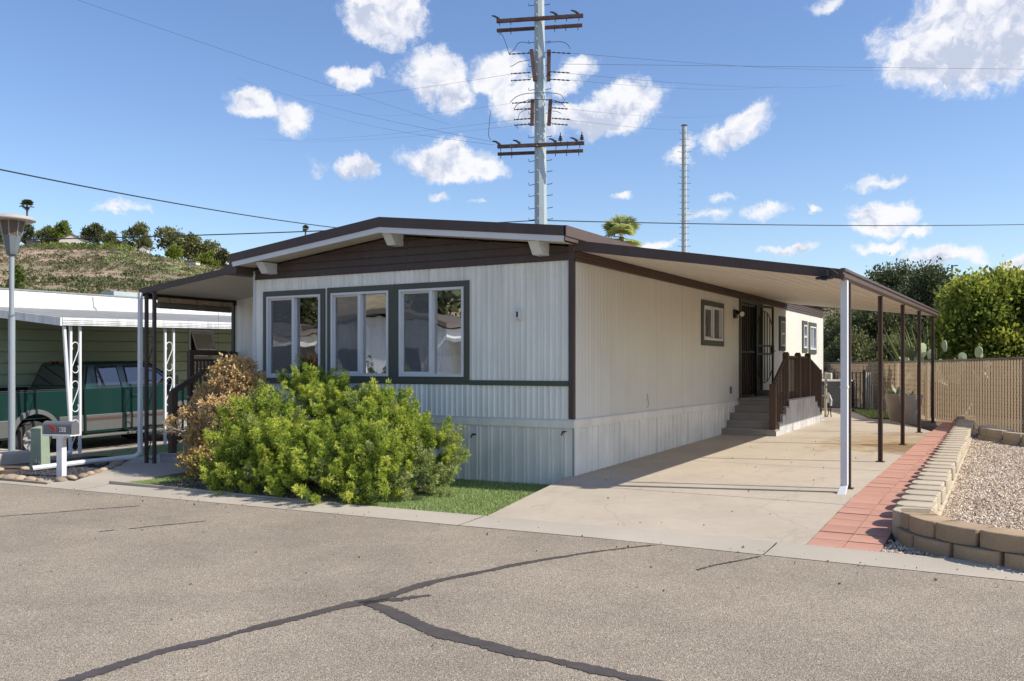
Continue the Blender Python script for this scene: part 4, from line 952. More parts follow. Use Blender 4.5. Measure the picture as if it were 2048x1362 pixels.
# rolled bamboo blind
bl = thing('bamboo_blind', 'rolled bamboo blind hanging under the left porch awning', 'blind', (-8.02,.8,2.6))
g = G(); g.box(-8.03,-8.015,-.1,1.62,2.55,2.66)
nn = 34
g.build('valance', 'bamboo', bl)
g = G(); g.lathe([(.001,0),(.055,.001),(.055,1.66),(.001,1.661)], (0,0,0), 14); g.v = [(-8.02+a, -.1+c*1.0, 2.52+b) for a, b, c in g.v]; g.build('roll', 'bamboo_shade', bl, smooth=True)
for yy in (.15,.75,1.35):
    g = G(); g.tube([(-8.0,yy,2.70),(-7.99,yy,2.45)], .004, 5); g.build('cord', 'dark', bl)
g = G(); g.tube([(-8.0,1.25,2.45),(-8.0,1.25,1.7)], .003, 4); g.build('pull_cord', 'mail_grey', bl)
# porch steps and deck
ps = thing('porch_steps', 'mauve-grey front porch steps with brown railing behind the brown bush', 'steps', (-7,0,-.2))
for i in range(6):
    y0 = -.12+.0 if i == 0 else .12+.25*(i-1); zt = gz(-7,0)+.165*(i+1); xl = -7.95 if i == 0 else -7.62
    g = G(); g.box(xl,-6.0,y0,y0+(.26 if i == 0 else .27),zt-.03,zt); g.build('tread', 'steps_left', ps, bevel=.004)
    g = G(); g.box(xl+.015,-6.0,y0+.015,y0+.25,-.24,zt-.03); g.build('riser', 'steps_left', ps)
    g = G(); g.box(xl-.008,xl,y0,y0+(.26 if i == 0 else .27),-.24,zt-.002); g.build('side_trim', 'white_trim', ps)
g = G(); g.box(-8.0,XL-.02,1.3,1.7,.70,.76); g.box(-8.0,-7.9,.62,1.3,.70,.76); g.build('deck', 'steps_left', ps)
def pp(x, y, zb, zt, w=.09):
    g = G(); g.box(x-w/2,x+w/2,y-w/2,y+w/2,zb,zt); g.build('railing_post', 'brown_wood', ps, bevel=.004)
pp(-7.70,-.05,gz(-7.7,0),1.02,.105); pp(-8.0,.60,-.2,1.72); pp(-8.0,1.38,.3,1.74,.08); pp(-7.68,1.3,.3,1.72)
g = G(); g.bar((-7.70,-.05,1.0),(-7.68,1.3,1.70),.05,.09); g.build('handrail', 'brown_wood', ps)
g = G(); g.bar((-7.70,.0,.12),(-7.68,1.2,.88),.04,.07); g.build('bottom_rail', 'brown_wood', ps)
g = G(); g.bar((-8.0,.56,1.70),(-8.0,1.40,1.70),.05,.09); g.build('handrail', 'brown_wood', ps); g = G(); g.bar((-8.0,.62,1.56),(-8.0,1.38,1.56),.035,.04); g.build('rail', 'brown_wood', ps)
g = G(); g.bar((-8.0,1.42,1.68),(-8.0,1.72,1.68),.05,.07); g.build('handrail', 'brown_wood', ps)
for k in range(9):
    yy = .66+.085*k; g = G(); g.box(-8.015,-7.985,yy-.014,yy+.014,.75,1.55); g.build('baluster', 'brown_wood', ps)
for k in range(10):
    t_ = (k+.7)/10.5; yy = -.05+1.35*t_; g = G(); g.box(-7.70-.014,-7.70+.014,yy-.014,yy+.014,.10+.76*t_,1.0+.7*t_-.02); g.build('baluster', 'brown_wood', ps)

# ================================================================ MAILBOX, PEDESTAL, LAMP
def at_rot(o, loc, rz):
    o.location = loc; o.rotation_euler = (0,0,rz)
mb = thing('mailbox', 'dark grey mailbox numbered 83 with red flag on white post', 'mailbox')
g = G(); g.box(-.05,.05,-.05,.05,0,.60); g.build('post', 'white_paint', mb, bevel=.005)
g = G(); g.box(-.24,.24,-.10,.10,.635,.66); g.box(-.10,.10,-.075,.075,.60,.635); g.build('base_board', 'white_paint', mb, bevel=.003)
prof = [(-.085,0),(.085,0),(.085,.13)]+[(.085*math.cos(a), .13+.065*math.sin(a)) for a in [math.pi*k/10 for k in range(1,10)]]+[(-.085,.13)]
g = G(); g.prism([(a, b+.66) for a, b in prof], 'x', -.245, .245); g.build('box', 'mail_grey', mb, smooth=True)
g = G(); g.prism([(a*1.05, b*1.03+.657) for a, b in prof], 'x', -.262, -.245); dd = g.build('door', 'mail_grey', mb, smooth=True)
g = G(); g.box(-.278,-.262,-.02,.02,.80,.83); g.build('door_tab', 'mail_grey', dd)
g = G(); g.add([(-.16,-.092,.795),(-.145,-.092,.815),(-.03,-.092,.765),(-.028,-.092,.70),(-.075,-.092,.70),(-.075,-.092,.735),(-.16,-.10,.795),(-.145,-.10,.815),(-.03,-.10,.765),(-.028,-.10,.70),(-.075,-.10,.70),(-.075,-.10,.735)],[(0,1,2,3,4,5),(11,10,9,8,7,6),(0,6,7,1),(1,7,8,2),(2,8,9,3),(3,9,10,4),(4,10,11,5),(5,11,6,0)]); g.build('flag', 'mail_red', mb)
def text_mesh(txt, size, m, parent, M, ext=.0008):
    c = bpy.data.curves.new('lettering', 'FONT'); c.body = txt; c.size = size; c.extrude = ext; c.align_x = 'CENTER'; c.align_y = 'CENTER'
    o = bpy.data.objects.new('tmp', c); COL.objects.link(o); dg = bpy.context.evaluated_depsgraph_get(); me = bpy.data.meshes.new_from_object(o.evaluated_get(dg)); bpy.data.objects.remove(o)
    me.materials.clear(); me.materials.append(MATS[m]); me.name = 'lettering'; me.transform(M); n = bpy.data.objects.new('lettering', me); COL.objects.link(n); n.parent = parent; return n
for i, ch in enumerate('83'):
    xx = .062+i*.052; g = G(); g.box(xx-.024,xx+.024,-.088,-.0855,.70,.77); p_ = g.build('number_plate', 'plate_white', mb)
    text_mesh(ch, .074, 'dark', p_, Matrix.Translation((xx,-.089,.735)) @ Matrix.Rotation(R(90),4,'X'))
at_rot(mb, (-7.34,-2.37,gz(-7.34,-2.4)), math.atan2(RV.y, RV.x)+R(-14))
pd = thing('utility_pedestal', 'pale green metal utility pedestal left of the mailbox', 'utility box')
g = G(); g.add([(-.13,-.10,0),(.13,-.10,0),(.13,.10,0),(-.13,.10,0),(-.105,-.085,.66),(.105,-.085,.66),(.105,.085,.69),(-.105,.085,.69)],[(0,3,2,1),(4,5,6,7),(0,1,5,4),(1,2,6,5),(2,3,7,6),(3,0,4,7)]); g.build('body', 'pedestal', pd, bevel=.008)
g = G(); g.add([(-.112,-.092,.655),(.112,-.092,.655),(.112,.092,.685),(-.112,.092,.685),(-.11,-.09,.685),(.11,-.09,.685),(.11,.09,.715),(-.11,.09,.715)],[(0,3,2,1),(4,5,6,7),(0,1,5,4),(1,2,6,5),(2,3,7,6),(3,0,4,7)]); g.build('lid', 'pedestal', pd, bevel=.004)
g = G(); g.box(-.02,.12,-.118,-.102,.08,.10); g.box(.02,.03,-.12,-.10,.10,.16); g.box(.08,.09,-.12,-.10,.10,.15); g.build('latch', 'mail_grey', pd)
at_rot(pd, (-9.22,-1.5,gz(-9.2,-1.5)-.02), R(12))
lp = thing('street_lamp', 'grey street lamp with wide disc hood and tapered lantern', 'street lamp', (-11.25,-.75,-.32))
x, y, z = -11.25,-.75,gz(-11.25,-.7)
g = G(); g.tube([(x,y,z),(x,y,2.38)], .060, 16); g.tube([(x,y,2.38),(x,y,2.41)], [.064,.064], 16); g.tube([(x,y,2.41),(x,y,3.52)], .045, 16); g.build('pole', 'lamp_grey', lp, smooth=True)
g = G(); g.lathe([(.05,0),(.09,.03),(.105,.08),(.165,.38)], (x,y,3.50), 8); g.build('housing', 'lamp_housing', lp)
g = G(); g.lathe([(.165,.38),(.225,.66),(.21,.665)], (x,y,3.50), 8); g.build('lens', 'lamp_lens', lp)
for k in range(8):
    a = 2*math.pi*k/8; g = G(); g.tube([(x+.168*math.cos(a),y+.168*math.sin(a),3.88),(x+.228*math.cos(a),y+.228*math.sin(a),4.16)], .010, 4); g.build('rib', 'lamp_grey', lp)
g = G(); g.lathe([(.20,0),(.34,-.005),(.405,.015),(.41,.035),(.35,.085),(.2,.12),(.03,.135)], (x,y,4.15), 28); g.build('hood', 'lamp_hood', lp, smooth=True)
g = G(); g.box(-12.4,-10.85,-1.35,-.55,-.45,-.13); tag(g.build('concrete_kerb_block', 'concrete_dark', bevel=.02), 'low concrete kerb block at the foot of the street lamp', 'kerb block')

# ================================================================ NEIGHBOUR
nh = thing('neighbour_house', 'green clapboard house with white parapet and white-edged awning', 'house', (-16,6,-.4))
NX = -14.6
# lap siding boards, each course a board
z = -.3
while z < 2.6:
    g = G(); z1 = min(z+.255, 2.62); zt_ = z1-.024
    g.add([(NX,-2.2,z),(NX+.075,-2.2,z),(NX+.05,-2.2,zt_),(NX,-2.2,zt_),(NX,12,z+.18),(NX+.075,12,z+.18),(NX+.05,12,zt_+.18),(NX,12,zt_+.18)],[(0,3,2,1),(4,5,6,7),(0,1,5,4),(1,2,6,5),(2,3,7,6)]); g.build('clapboard', 'neigh_green', nh); z = z1
g = G(); g.box(-19.5,NX,-2.2,12,-.6,2.62); g.build('wall', 'neigh_green', nh)
g = G(); g.add([(NX+.03,-2.25,2.74),(NX+.03,13,2.83),(NX+.03,13,3.26),(NX+.03,-2.25,3.14),(NX-.1,-2.25,2.74),(NX-.1,13,2.83),(NX-.1,13,3.26),(NX-.1,-2.25,3.14)],[(0,1,2,3),(4,7,6,5),(0,3,7,4),(3,2,6,7),(2,1,5,6),(1,0,4,5)]); g.build('parapet', 'neigh_white', nh)
g = G(); g.add([(NX+.05,-2.27,3.13),(NX+.05,13,3.25),(NX+.05,13,3.28),(NX+.05,-2.27,3.16),(NX-5,-2.27,3.13),(NX-5,13,3.25),(NX-5,13,3.28),(NX-5,-2.27,3.16)],[(0,1,2,3),(3,2,6,7),(0,4,5,1),(0,3,7,4)]); g.build('roof', 'neigh_roof', nh)
g = G(); g.box(NX-.9,NX-.4,4.2,5.6,3.22,3.36); g.build('roof_vent', 'galv', nh)
g = G(); g.tube([(NX+.05,3.3,3.14),(NX+.05,3.32,2.9),(NX+.06,3.42,2.84)], .012, 5); g.build('conduit', 'white_trim', nh)
g = G(); 
for i in range(24):
    ya = -.0+.5*i; yb = ya+.47; zz = lambda y: 2.33+.018*y
    g.add([(-10.9,ya,zz(ya)),(-10.9,yb,zz(yb)),(NX,yb,zz(yb)+.38),(NX,ya,zz(ya)+.38),(-10.9,ya,zz(ya)+.04),(-10.9,yb,zz(yb)+.04),(NX,yb,zz(yb)+.42),(NX,ya,zz(ya)+.42)],[(0,1,2,3),(4,7,6,5),(0,4,5,1),(1,5,6,2),(0,3,7,4)])
g.quad((-10.92,0,2.33),(-10.92,12,2.546),(NX,12,2.92),(NX,0,2.71)); g.build('awning_deck', 'neigh_roof', nh)
g = G(); g.add([(-10.84,.0,2.235),(-10.84,12,2.45),(-10.84,12,2.60),(-10.84,0,2.385),(-10.88,.0,2.235),(-10.88,12,2.45),(-10.88,12,2.60),(-10.88,0,2.385)],[(0,1,2,3),(4,7,6,5),(0,3,7,4),(3,2,6,7),(2,1,5,6),(1,0,4,5)])
for zz in (.03,.06,.10): g.add([(-10.828,0,2.235+zz),(-10.828,12,2.45+zz),(-10.828,12,2.45+zz+.012),(-10.828,0,2.235+zz+.012),(-10.841,0,2.235+zz),(-10.841,12,2.45+zz),(-10.841,12,2.45+zz+.012),(-10.841,0,2.235+zz+.012)],[(0,1,2,3),(0,4,5,1),(3,2,6,7),(0,3,7,4)])
g.build('gutter', 'neigh_white', nh)
g = G(); g.prism([(-10.84,2.225),(-10.84,2.385),(NX,2.77),(NX,2.61)], 'y', -.05, -.01); g.build('awning_fascia', 'neigh_white', nh)
scroll_post(nh, -10.98, .26, .46, gz(-11,.3), 2.27, 'white_paint', 'white_paint', False, .045)
scroll_post(nh, -10.98, 2.48, 2.70, gz(-11,2.5), 2.31, 'white_paint', 'white_paint', False, .045)
g = G(); g.tube([(-10.95,.10,2.26),(-10.95,.22,.5),(-10.95,.24,-.2),(-10.9,.14,-.25)], .035, 8); g.build('downspout', 'white_paint', nh)
# awning window, hinged open
w = G(); w.box(NX+.03,NX+.10,6.15,6.98,1.42,2.44); w = w.build('window', 'neigh_white', nh)
g = G(); g.box(NX+.101,NX+.105,6.21,6.92,1.48,2.38); g.build('opening', 'dark', w)
for zt in (2.36,1.84): 
    g = G(); 
    for (a, b) in ((6.22,6.25),(6.88,6.91)): g.bar((NX+.11,(a+b)/2,zt),(NX+.30,(a+b)/2,zt-.46),.03,.02)
    g.bar((NX+.11,6.22,zt),(NX+.11,6.91,zt),.02); g.bar((NX+.30,6.22,zt-.46),(NX+.30,6.91,zt-.46),.03); g.build('sash', 'neigh_white', w)
    g = G(); g.quad((NX+.112,6.25,zt-.01),(NX+.112,6.88,zt-.01),(NX+.295,6.88,zt-.45),(NX+.295,6.25,zt-.45)); g.build('pane', 'glass_dark', w)

# ================================================================ PICKUP TRUCK  (local: +x forward, -y = side facing us, z up)
tr = thing('pickup_truck', 'dark green extended-cab pickup truck with silver lower body', 'pickup truck')
Wh = .985
def arc(cx, cz, r, a0, a1, n=14): return [(cx+r*math.cos(a0+(a1-a0)*i/n), cz+r*math.sin(a0+(a1-a0)*i/n)) for i in range(n+1)]
RWX, FWX = 0.0, 3.66
def side_prof(x0, x1, zt0, zt1, arches, zb=.42):
    p = [(x0, zb)]
    for (cx) in arches: p += [(cx-.46, zb)]+[(a, b) for a, b in arc(cx, .44, .46, math.pi, 0)]+[(cx+.46, zb)]
    return p+[(x1, zb), (x1, zt1), (x0, zt0)]
g = G(); g.prism(side_prof(-1.32, 1.07, 1.36, 1.345, [RWX]), 'y', -Wh, -Wh+.06); g.prism(side_prof(-1.32, 1.07, 1.36, 1.345, [RWX]), 'y', Wh-.06, Wh)
g.box(-1.34,-1.27,-Wh+.05,Wh-.05,.55,1.35); g.box(1.0,1.06,-Wh+.05,Wh-.05,.6,1.34); g.box(-1.3,1.0,-Wh+.06,Wh-.06,.78,.82); g.build('bed', 'truck_green', tr, bevel=.028)
for ya_, yb_ in ((-Wh-.004,-Wh+.09),(Wh-.09,Wh+.004)): g = G(); g.box(-1.33,1.07,ya_,yb_,1.345,1.375); g.build('bed_rail_cap', 'truck_black', tr, bevel=.008)
g = G(); g.prism([(1.10,.42),(3.2,.42)]+[(a, b) for a, b in arc(FWX, .44, .46, math.pi, 0)]+[(4.12,.46),(4.62,.5),(4.72,.62),(4.70,1.12),(4.5,1.22),(3.3,1.36),(1.10,1.345)], 'y', -Wh, Wh); g.build('body', 'truck_green', tr, bevel=.055)
g = G(); B = [(1.12,-.965,1.34),(3.62,-.965,1.34),(3.62,.965,1.34),(1.12,.965,1.34)]; T = [(1.30,-.80,1.885),(2.86,-.80,1.885),(2.86,.80,1.885),(1.30,.80,1.885)]; T2 = [(1.42,-.70,1.925),(2.72,-.70,1.925),(2.72,.70,1.925),(1.42,.70,1.925)]
g.add(B+T+T2, [(0,1,5,4),(1,2,6,5),(2,3,7,6),(3,0,4,7),(4,5,9,8),(5,6,10,9),(6,7,11,10),(7,4,8,11),(8,9,10,11)]); g.build('cab', 'truck_green', tr, smooth=True, bevel=.03)
def slant(x, z, off=.006):                    # point on the cab side at height z
    t_ = (z-1.34)/.545; return (x, -(.965-.165*t_)-off, z)
def panel(name, pts, m, off=.006, par=None):
    g = G(); a = [slant(x, z, off) for x, z in pts]; b = [slant(x, z, off-.012) for x, z in pts]; n = len(pts)
    g.add(a+b, [tuple(range(n))]+[(i, (i+1) % n, n+(i+1) % n, n+i) for i in range(n)]); return g.build(name, m, par or tr)
wf = panel('window_seal', [(1.43,1.385),(2.02,1.385),(1.99,1.83),(1.50,1.83),(1.445,1.80)], 'truck_black', .008); panel('pane', [(1.455,1.41),(1.995,1.41),(1.965,1.805),(1.52,1.805),(1.475,1.78)], 'glass_dark', .012, wf)
wf = panel('window_seal', [(2.17,1.385),(3.38,1.385),(2.86,1.83),(2.16,1.83)], 'truck_black', .008); panel('pane', [(2.20,1.41),(3.29,1.41),(2.84,1.805),(2.19,1.805)], 'glass_dark', .012, wf)
g = G(); g.add([(1.145,-.80,1.42),(1.145,.80,1.42),(1.275,.68,1.83),(1.275,-.68,1.83)],[(0,1,2,3)]); g.build('rear_window', 'glass_dark', tr); bpy.data.objects['rear_window'].location = (-.02,0,0)
g = G(); g.add([(3.58,-.85,1.40),(3.58,.85,1.40),(2.93,.72,1.86),(2.93,-.72,1.86)],[(0,1,2,3)]); o = g.build('windscreen', 'glass_dark', tr); o.location = (.02,0,.02)
for yy in (-.45,-.3,0,.3,.45): g = G(); g.box(1.30,1.36,yy-.05,yy+.05,1.905,1.935); g.build('roof_light', 'lens_red', tr)
for xx in (1.09, 2.08, 3.42): g = G(); g.box(xx-.008,xx+.008,-Wh-.003,-Wh+.02,.46 if xx > 1.1 else .42,1.34); g.build('door_seam', 'dark', tr)
for (a, b, c) in ((1.13,2.05,'d'),(2.11,3.18,'d')):
    g = G(); g.box(a,b,-Wh-.016,-Wh+.01,.46,.80); g.build('lower_panel', 'truck_silver', tr, bevel=.01)
    g = G(); g.box(a+.01,b-.01,-Wh-.024,-Wh-.012,.68,.745); g.build('rub_strip', 'brown_side', tr, bevel=.004)
g = G(); g.box(.52,1.06,-Wh-.016,-Wh+.01,.46,.80); g.build('lower_panel', 'truck_silver', tr, bevel=.01); g = G(); g.box(-1.32,-.50,-Wh-.016,-Wh+.01,.46,.80); g.build('lower_panel', 'truck_silver', tr, bevel=.01)
for cx in (RWX, FWX):
    g = G(); o_ = arc(cx, .44, .545, math.pi, 0, 20); i_ = arc(cx, .44, .455, math.pi, 0, 20); n = len(o_)
    o_ = [(o_[0][0],.40)]+o_+[(o_[-1][0],.40)]; i_ = [(i_[0][0],.40)]+i_+[(i_[-1][0],.40)]; n = len(o_)
    vs = [(a,-Wh-.035,b) for a, b in o_]+[(a,-Wh-.05,b) for a, b in i_]+[(a,-Wh+.02,b) for a, b in i_]+[(a,-Wh+.01,b) for a, b in o_]
    g.add(vs, [f for i in range(n-1) for f in ((i,i+1,n+i+1,n+i),(n+i,n+i+1,2*n+i+1,2*n+i),(3*n+i,i,i+1,3*n+i+1)[::1])]); g.build('wheel_arch_flare', 'truck_silver', tr, smooth=True)
    for sy in (-1, 1):
        yo = sy*(Wh-.16); wl_ = G(); pr = [(-.12,.24),(-.125,.33),(-.10,.375),(.10,.375),(.125,.33),(.12,.24)]
        nn = 28; vs = []
        for a, r in pr:
            for k in range(nn): t_ = 2*math.pi*k/nn; vs.append((cx+r*math.cos(t_), yo+a, .375+r*math.sin(t_)))
        wl_.add(vs, [(i*nn+k, i*nn+(k+1) % nn, (i+1)*nn+(k+1) % nn, (i+1)*nn+k) for i in range(5) for k in range(nn)])
        ty = wl_.build('wheel', 'tyre', tr, smooth=True)
        rg = G(); yy = yo-.10 if sy < 0 else yo+.10
        pr = [(0,.245),(-.02 if sy < 0 else .02,.235),(.05 if sy < 0 else -.05,.19),(.05 if sy < 0 else -.05,.0001)]; vs = []
        for a, r in pr:
            for k in range(nn): t_ = 2*math.pi*k/nn; vs.append((cx+r*math.cos(t_), yy+a, .375+r*math.sin(t_)))
        rg.add(vs, [(i*nn+k, i*nn+(k+1) % nn, (i+1)*nn+(k+1) % nn, (i+1)*nn+k) for i in range(3) for k in range(nn)]); 
        for k in range(6):
            t_ = 2*math.pi*k/6; c_, s_ = math.cos(t_), math.sin(t_); rg.bar((cx+.06*c_, yy+(.012 if sy < 0 else -.012), .375+.06*s_), (cx+.215*c_, yy, .375+.215*s_), .05, .03)
        rg.tube([(cx, yy+(.03 if sy < 0 else -.03), .375), (cx, yy-(.02 if sy < 0 else -.02), .375)], .065, 12)
        rg.build('rim', 'rim', ty)
g = G(); g.box(.9,3.1,-Wh-.14,-Wh-.04,.33,.38); g.tube([(1.1,-Wh-.05,.36),(3.0,-Wh-.05,.36)], .03, 6); g.build('running_board', 'truck_silver', tr, bevel=.01)
g = G(); g.box(-1.48,-1.30,-.95,.95,.42,.62); g.build('rear_bumper', 'chrome', tr, bevel=.02); g = G(); g.box(4.66,4.82,-.95,.95,.42,.66); g.build('front_bumper', 'chrome', tr, bevel=.02)
g = G(); g.box(4.70,4.74,-.6,.6,.72,1.08); g.build('grille', 'truck_black', tr)
for yy in (-.78,.78): g = G(); g.box(4.66,4.73,yy-.16,yy+.16,.82,1.08); g.build('headlight', 'glass_far', tr); g = G(); g.box(-1.36,-1.30,yy*1.12-.06,yy*1.12+.06,.85,1.28); g.build('tail_light', 'lens_red', tr)
for xx in (2.26,): g = G(); g.box(xx,xx+.20,-Wh-.022,-Wh-.004,1.13,1.19); g.build('door_handle', 'truck_green', tr, bevel=.008)
g = G(); g.box(3.22,3.34,-Wh-.24,-Wh-.06,1.38,1.60); g.bar((3.28,-Wh+.02,1.40),(3.28,-Wh-.12,1.44),.05); g.build('mirror', 'truck_black', tr, bevel=.02)
g = G(); g.box(-1.2,4.4,-.55,.55,.40,.55); g.build('chassis', 'truck_black', tr)
text_mesh('Z71', .17, 'plate_white', tr, Matrix.Translation((-.86,-Wh-.003,.93)) @ Matrix.Rotation(R(90),4,'X'))
at_rot(tr, (-13.02,.22,-.40), R(90))
tr.rotation_euler = (0, R(-1.0), R(90))
# ================================================================ POLES AND WIRES
def wpt(px, py, d):
    h = FV+RV*((px-1024)/1817); p = CAM+h*d; return Vector((p.x, p.y, CAM.z+(731-py)/1817*d))
def polar(a, b, r, name, lab, par=None, sag=0):
    g = G(); n = 24; pts = []
    for i in range(n+1):
        t_ = i/n; p = a.lerp(b, t_); p.z -= sag*4*t_*(1-t_); pts.append(p)
    g.tube(pts, r, 5); o = g.build(name, 'wire', par)
    if not par: tag(o, lab, 'wire')
    return o
D1 = 32.0; pb = wpt(1084, 731, D1); px0, py0 = pb.x, pb.y
U = (RV*.985-FV*.17).normalized()          # direction of the crossarms
up = thing('utility_pole', 'tall faceted steel utility pole with two double crossarms behind the home', 'utility pole', (px0,py0,.3))
g = G(); g.tube([(px0,py0,.3),(px0-.12,py0,15.6)], [.262,.175], 8, rot=R(14)); pole = g.build('pole', 'galv', up)
def poleat(z): t_ = (z-.3)/15.3; return Vector((px0-.12*t_, py0, z)), .262-.087*t_
zpx = lambda py, d=D1: CAM.z+(731-py)/1817*d
for (yt, yb) in ((41,50),(293,301)):
    for j, (py, off) in enumerate(((yt,-.30),(yb,-.24))):
        z = zpx(py); c, r = poleat(z); c = c-FV*(r+.05) if j == 0 else c+FV*(r+.05)
        hl = 1.53
        p = c-U*hl; q = c+U*hl; g = G(); g.bar(p, q, .11, .115 if j == 0 else .10); g.build('crossarm', 'crossarm', up)
        for s in (-1.42,-1.02,.55,.95,1.38):
            g = G(); g.tube([c+U*s+Vector((0,0,.09)), c+U*s+Vector((0,0,-.16))], .014, 5); g.build('bolt', 'insul', up)
    z = zpx(yt); c, r = poleat(z); c = c-FV*(r+.05)
    for s in ((-1.45,.62,1.36) if yt == 41 else (-1.45,-.72,.55,1.3)):
        b_ = c+U*s+Vector((0,0,.08)); g = G(); g.tube([b_, b_-U*.14+Vector((0,0,.10)), b_-U*.26+Vector((0,0,.13))], [.05,.035,.02], 6); g.build('clamp', 'insul', up)
    if yt == 293:
        for s in (.70,1.45):
            b_ = c+U*s+Vector((0,0,.06)); g = G()
            g.lathe([(.015,0),(.015,.06),(.09,.07),(.09,.09),(.03,.10),(.07,.14),(.07,.16),(.02,.17),(.055,.21),(.02,.24),(.015,.34)], b_, 8); g.build('insulator', 'insul', up)
for (xa, x2, ya, yb, xs) in ((1063,1070,98,161,0),(1098,1097,99,161,0),(1065,1064,198,250,0),(1101,1098,198,250,0)):
    a = wpt(xa, ya, D1-.28); b = wpt(x2, yb, D1-.28); g = G(); d = (b-a).normalized(); w_ = .066
    g.add([a-RV*w_,a+RV*w_,b+RV*w_,b-RV*w_]+[v+FV*.12 for v in (a-RV*w_,a+RV*w_,b+RV*w_,b-RV*w_)],[(0,1,2,3),(7,6,5,4),(0,4,5,1),(1,5,6,2),(2,6,7,3),(3,7,4,0)]); g.build('bracket_board', 'crossarm', up)
def arcwire(pp, r=.011, d=D1-.3, n='jumper_wire'):
    pts = []
    P = [wpt(a, b, d) for a, b in pp]
    for i in range(len(P)-1):
        p0 = P[max(i-1,0)]; p1 = P[i]; p2 = P[i+1]; p3 = P[min(i+2,len(P)-1)]
        for k in range(5):
            t_ = k/5; pts.append(.5*((2*p1)+(-p0+p2)*t_+(2*p0-5*p1+4*p2-p3)*t_*t_+(-p0+3*p1-3*p2+p3)*t_**3))
    pts.append(P[-1]); g = G(); g.tube(pts, r, 4); g.build(n, 'wire', up)
for pp in ([(1018,107),(1028,100),(1035,88),(1045,84),(1060,87)],[(1092,87),(1105,84),(1125,84),(1136,90),(1140,98)],[(1020,133),(1028,130),(1038,124),(1060,120)],[(1020,205),(1032,194),(1048,188),(1070,186),(1104,186),(1122,190),(1130,202)],
           [(1028,218),(1036,208),(1052,202),(1070,199),(1105,200),(1122,206),(1130,214)],[(1036,238),(1040,226),(1052,220),(1062,219)],[(1104,222),(1114,223),(1122,227)],[(1018,108),(1010,82),(998,58)],[(981,222),(979,245),(977,270),(982,280)],[(1030,250),(1036,257)]): arcwire(pp)
for (y_, xa, xb) in ((107,1018,1062),(105,1098,1142),(146,1022,1062),(144,1100,1140),(160,1022,1062),(159,1100,1140),(205,1024,1062),(204,1104,1138),(218,1028,1062),(216,1104,1136),(238,1028,1062),(237,1104,1140),(249,1028,1062),(248,1104,1136)):
    a = wpt(xa, y_+(1.5 if xa < 1080 else -.5), D1-.3); b = wpt(xb, y_+(-1 if xa < 1080 else 2), D1-.3); g = G(); n = 9
    pts = [a.lerp(b, i/n) for i in range(n+1)]; g.tube(pts, [.012 if i % 2 else .03 for i in range(n+1)], 5); g.build('insulator_string', 'insul', up)
# steps
k = 0
for zc in np.arange(6.6, 14.2, .42):
    c, r = poleat(zc)
    for s in (-1, 1):
        if abs(zc-zpx(46)) < .15 or abs(zc-zpx(297)) < .15: continue
        g = G(); p = c+RV*s*(r-.01)+FV*(.08 if k % 2 else -.05); g.tube([p, p+RV*s*.20+Vector((0,0,.03*s)), p+RV*s*.205+Vector((0,0,.06))], .013, 5); g.build('climbing_step', 'insul', up)
    g = G(); p = c-FV*(r)-RV*.08; g.tube([p, p-FV*.12-RV*.05+Vector((0,0,.03))], .014, 5); g.build('climbing_step', 'white_trim', up); k += 1
# wires from this pole
for (a, b, da, db, rr_) in (((1142,106),(1640,128),D1,55,.010),((1140,147),(1560,165),D1,60,.009),((1140,160),(1400,167),D1,52,.008),((1140,218),(1290,222),D1,45,.007),((1140,240),(1310,247),D1,48,.008),((1022,148),(840,166),D1,44,.008),((1028,240),(860,252),D1,40,.006),((992,285),(860,252),D1,38,.010),((990,290),(940,280),D1,35,.009),((1020,207),(900,214),D1,42,.005),((1024,252),(840,262),D1,42,.005)):
    g = G(); p0 = wpt(*a, da); p1 = wpt(*b, db); p1 = p0+(p1-p0)*(60/(p1-p0).length); g.tube([p0.lerp(p1, i/16)-Vector((0,0,.35*4*(i/16)*(1-i/16))) for i in range(17)], rr_*.62, 4); g.build('line_wire', 'wire', up)
polar(wpt(1096,441,D1), wpt(2300,441,60), .020, 'overhead_wire', 'black overhead cable running level from steel pole to the right edge', sag=.25)
polar(wpt(-120,482,26), wpt(1070,441,D1), .018, 'overhead_wire', 'black overhead cable low over the hillside left of the steel pole', sag=.10)
polar(wpt(-100,318,13), wpt(900,472,D1), .012, 'overhead_wire', 'black overhead cable sloping down from the upper left edge', sag=.25)
polar(wpt(-60,-75,40), wpt(900,250,75), .007, 'overhead_wire', 'faint thin wire running down across the upper left of the sky', sag=.1)
polar(wpt(1120,128,33), wpt(2300,141,60), .007, 'overhead_wire', 'faint wire crossing the big cloud at the upper right')
# second steel pole
D2 = 78.; p2 = wpt(1368.5, 731, D2)
u2 = thing('utility_pole', 'bare distant steel pole studded with climbing pegs above the carport', 'utility pole', (p2.x,p2.y,0))
zt = zpx(252, D2); g = G(); g.tube([(p2.x,p2.y,0),(p2.x,p2.y,zt)], [.27,.215], 10); g.build('pole', 'galv', u2)
g = G(); g.tube([(p2.x,p2.y,zt),(p2.x,p2.y,zt+.08)], .27, 10); g.build('cap', 'insul', u2)
for i, zc in enumerate(np.arange(10.6, zt-.4, .54)):
    c = Vector((p2.x, p2.y, zc)); l_ = .36 if i % 5 == 2 else .20
    for s in (-1,1): g = G(); g.tube([c+RV*s*.22, c+RV*s*(.22+l_)+Vector((0,0,.04))], .022, 4); g.build('climbing_step', 'insul', u2)
    g = G(); g.tube([c-FV*.22+RV*.07, c-FV*.42+RV*.07], .03, 4); g.build('climbing_step', 'insul', u2)
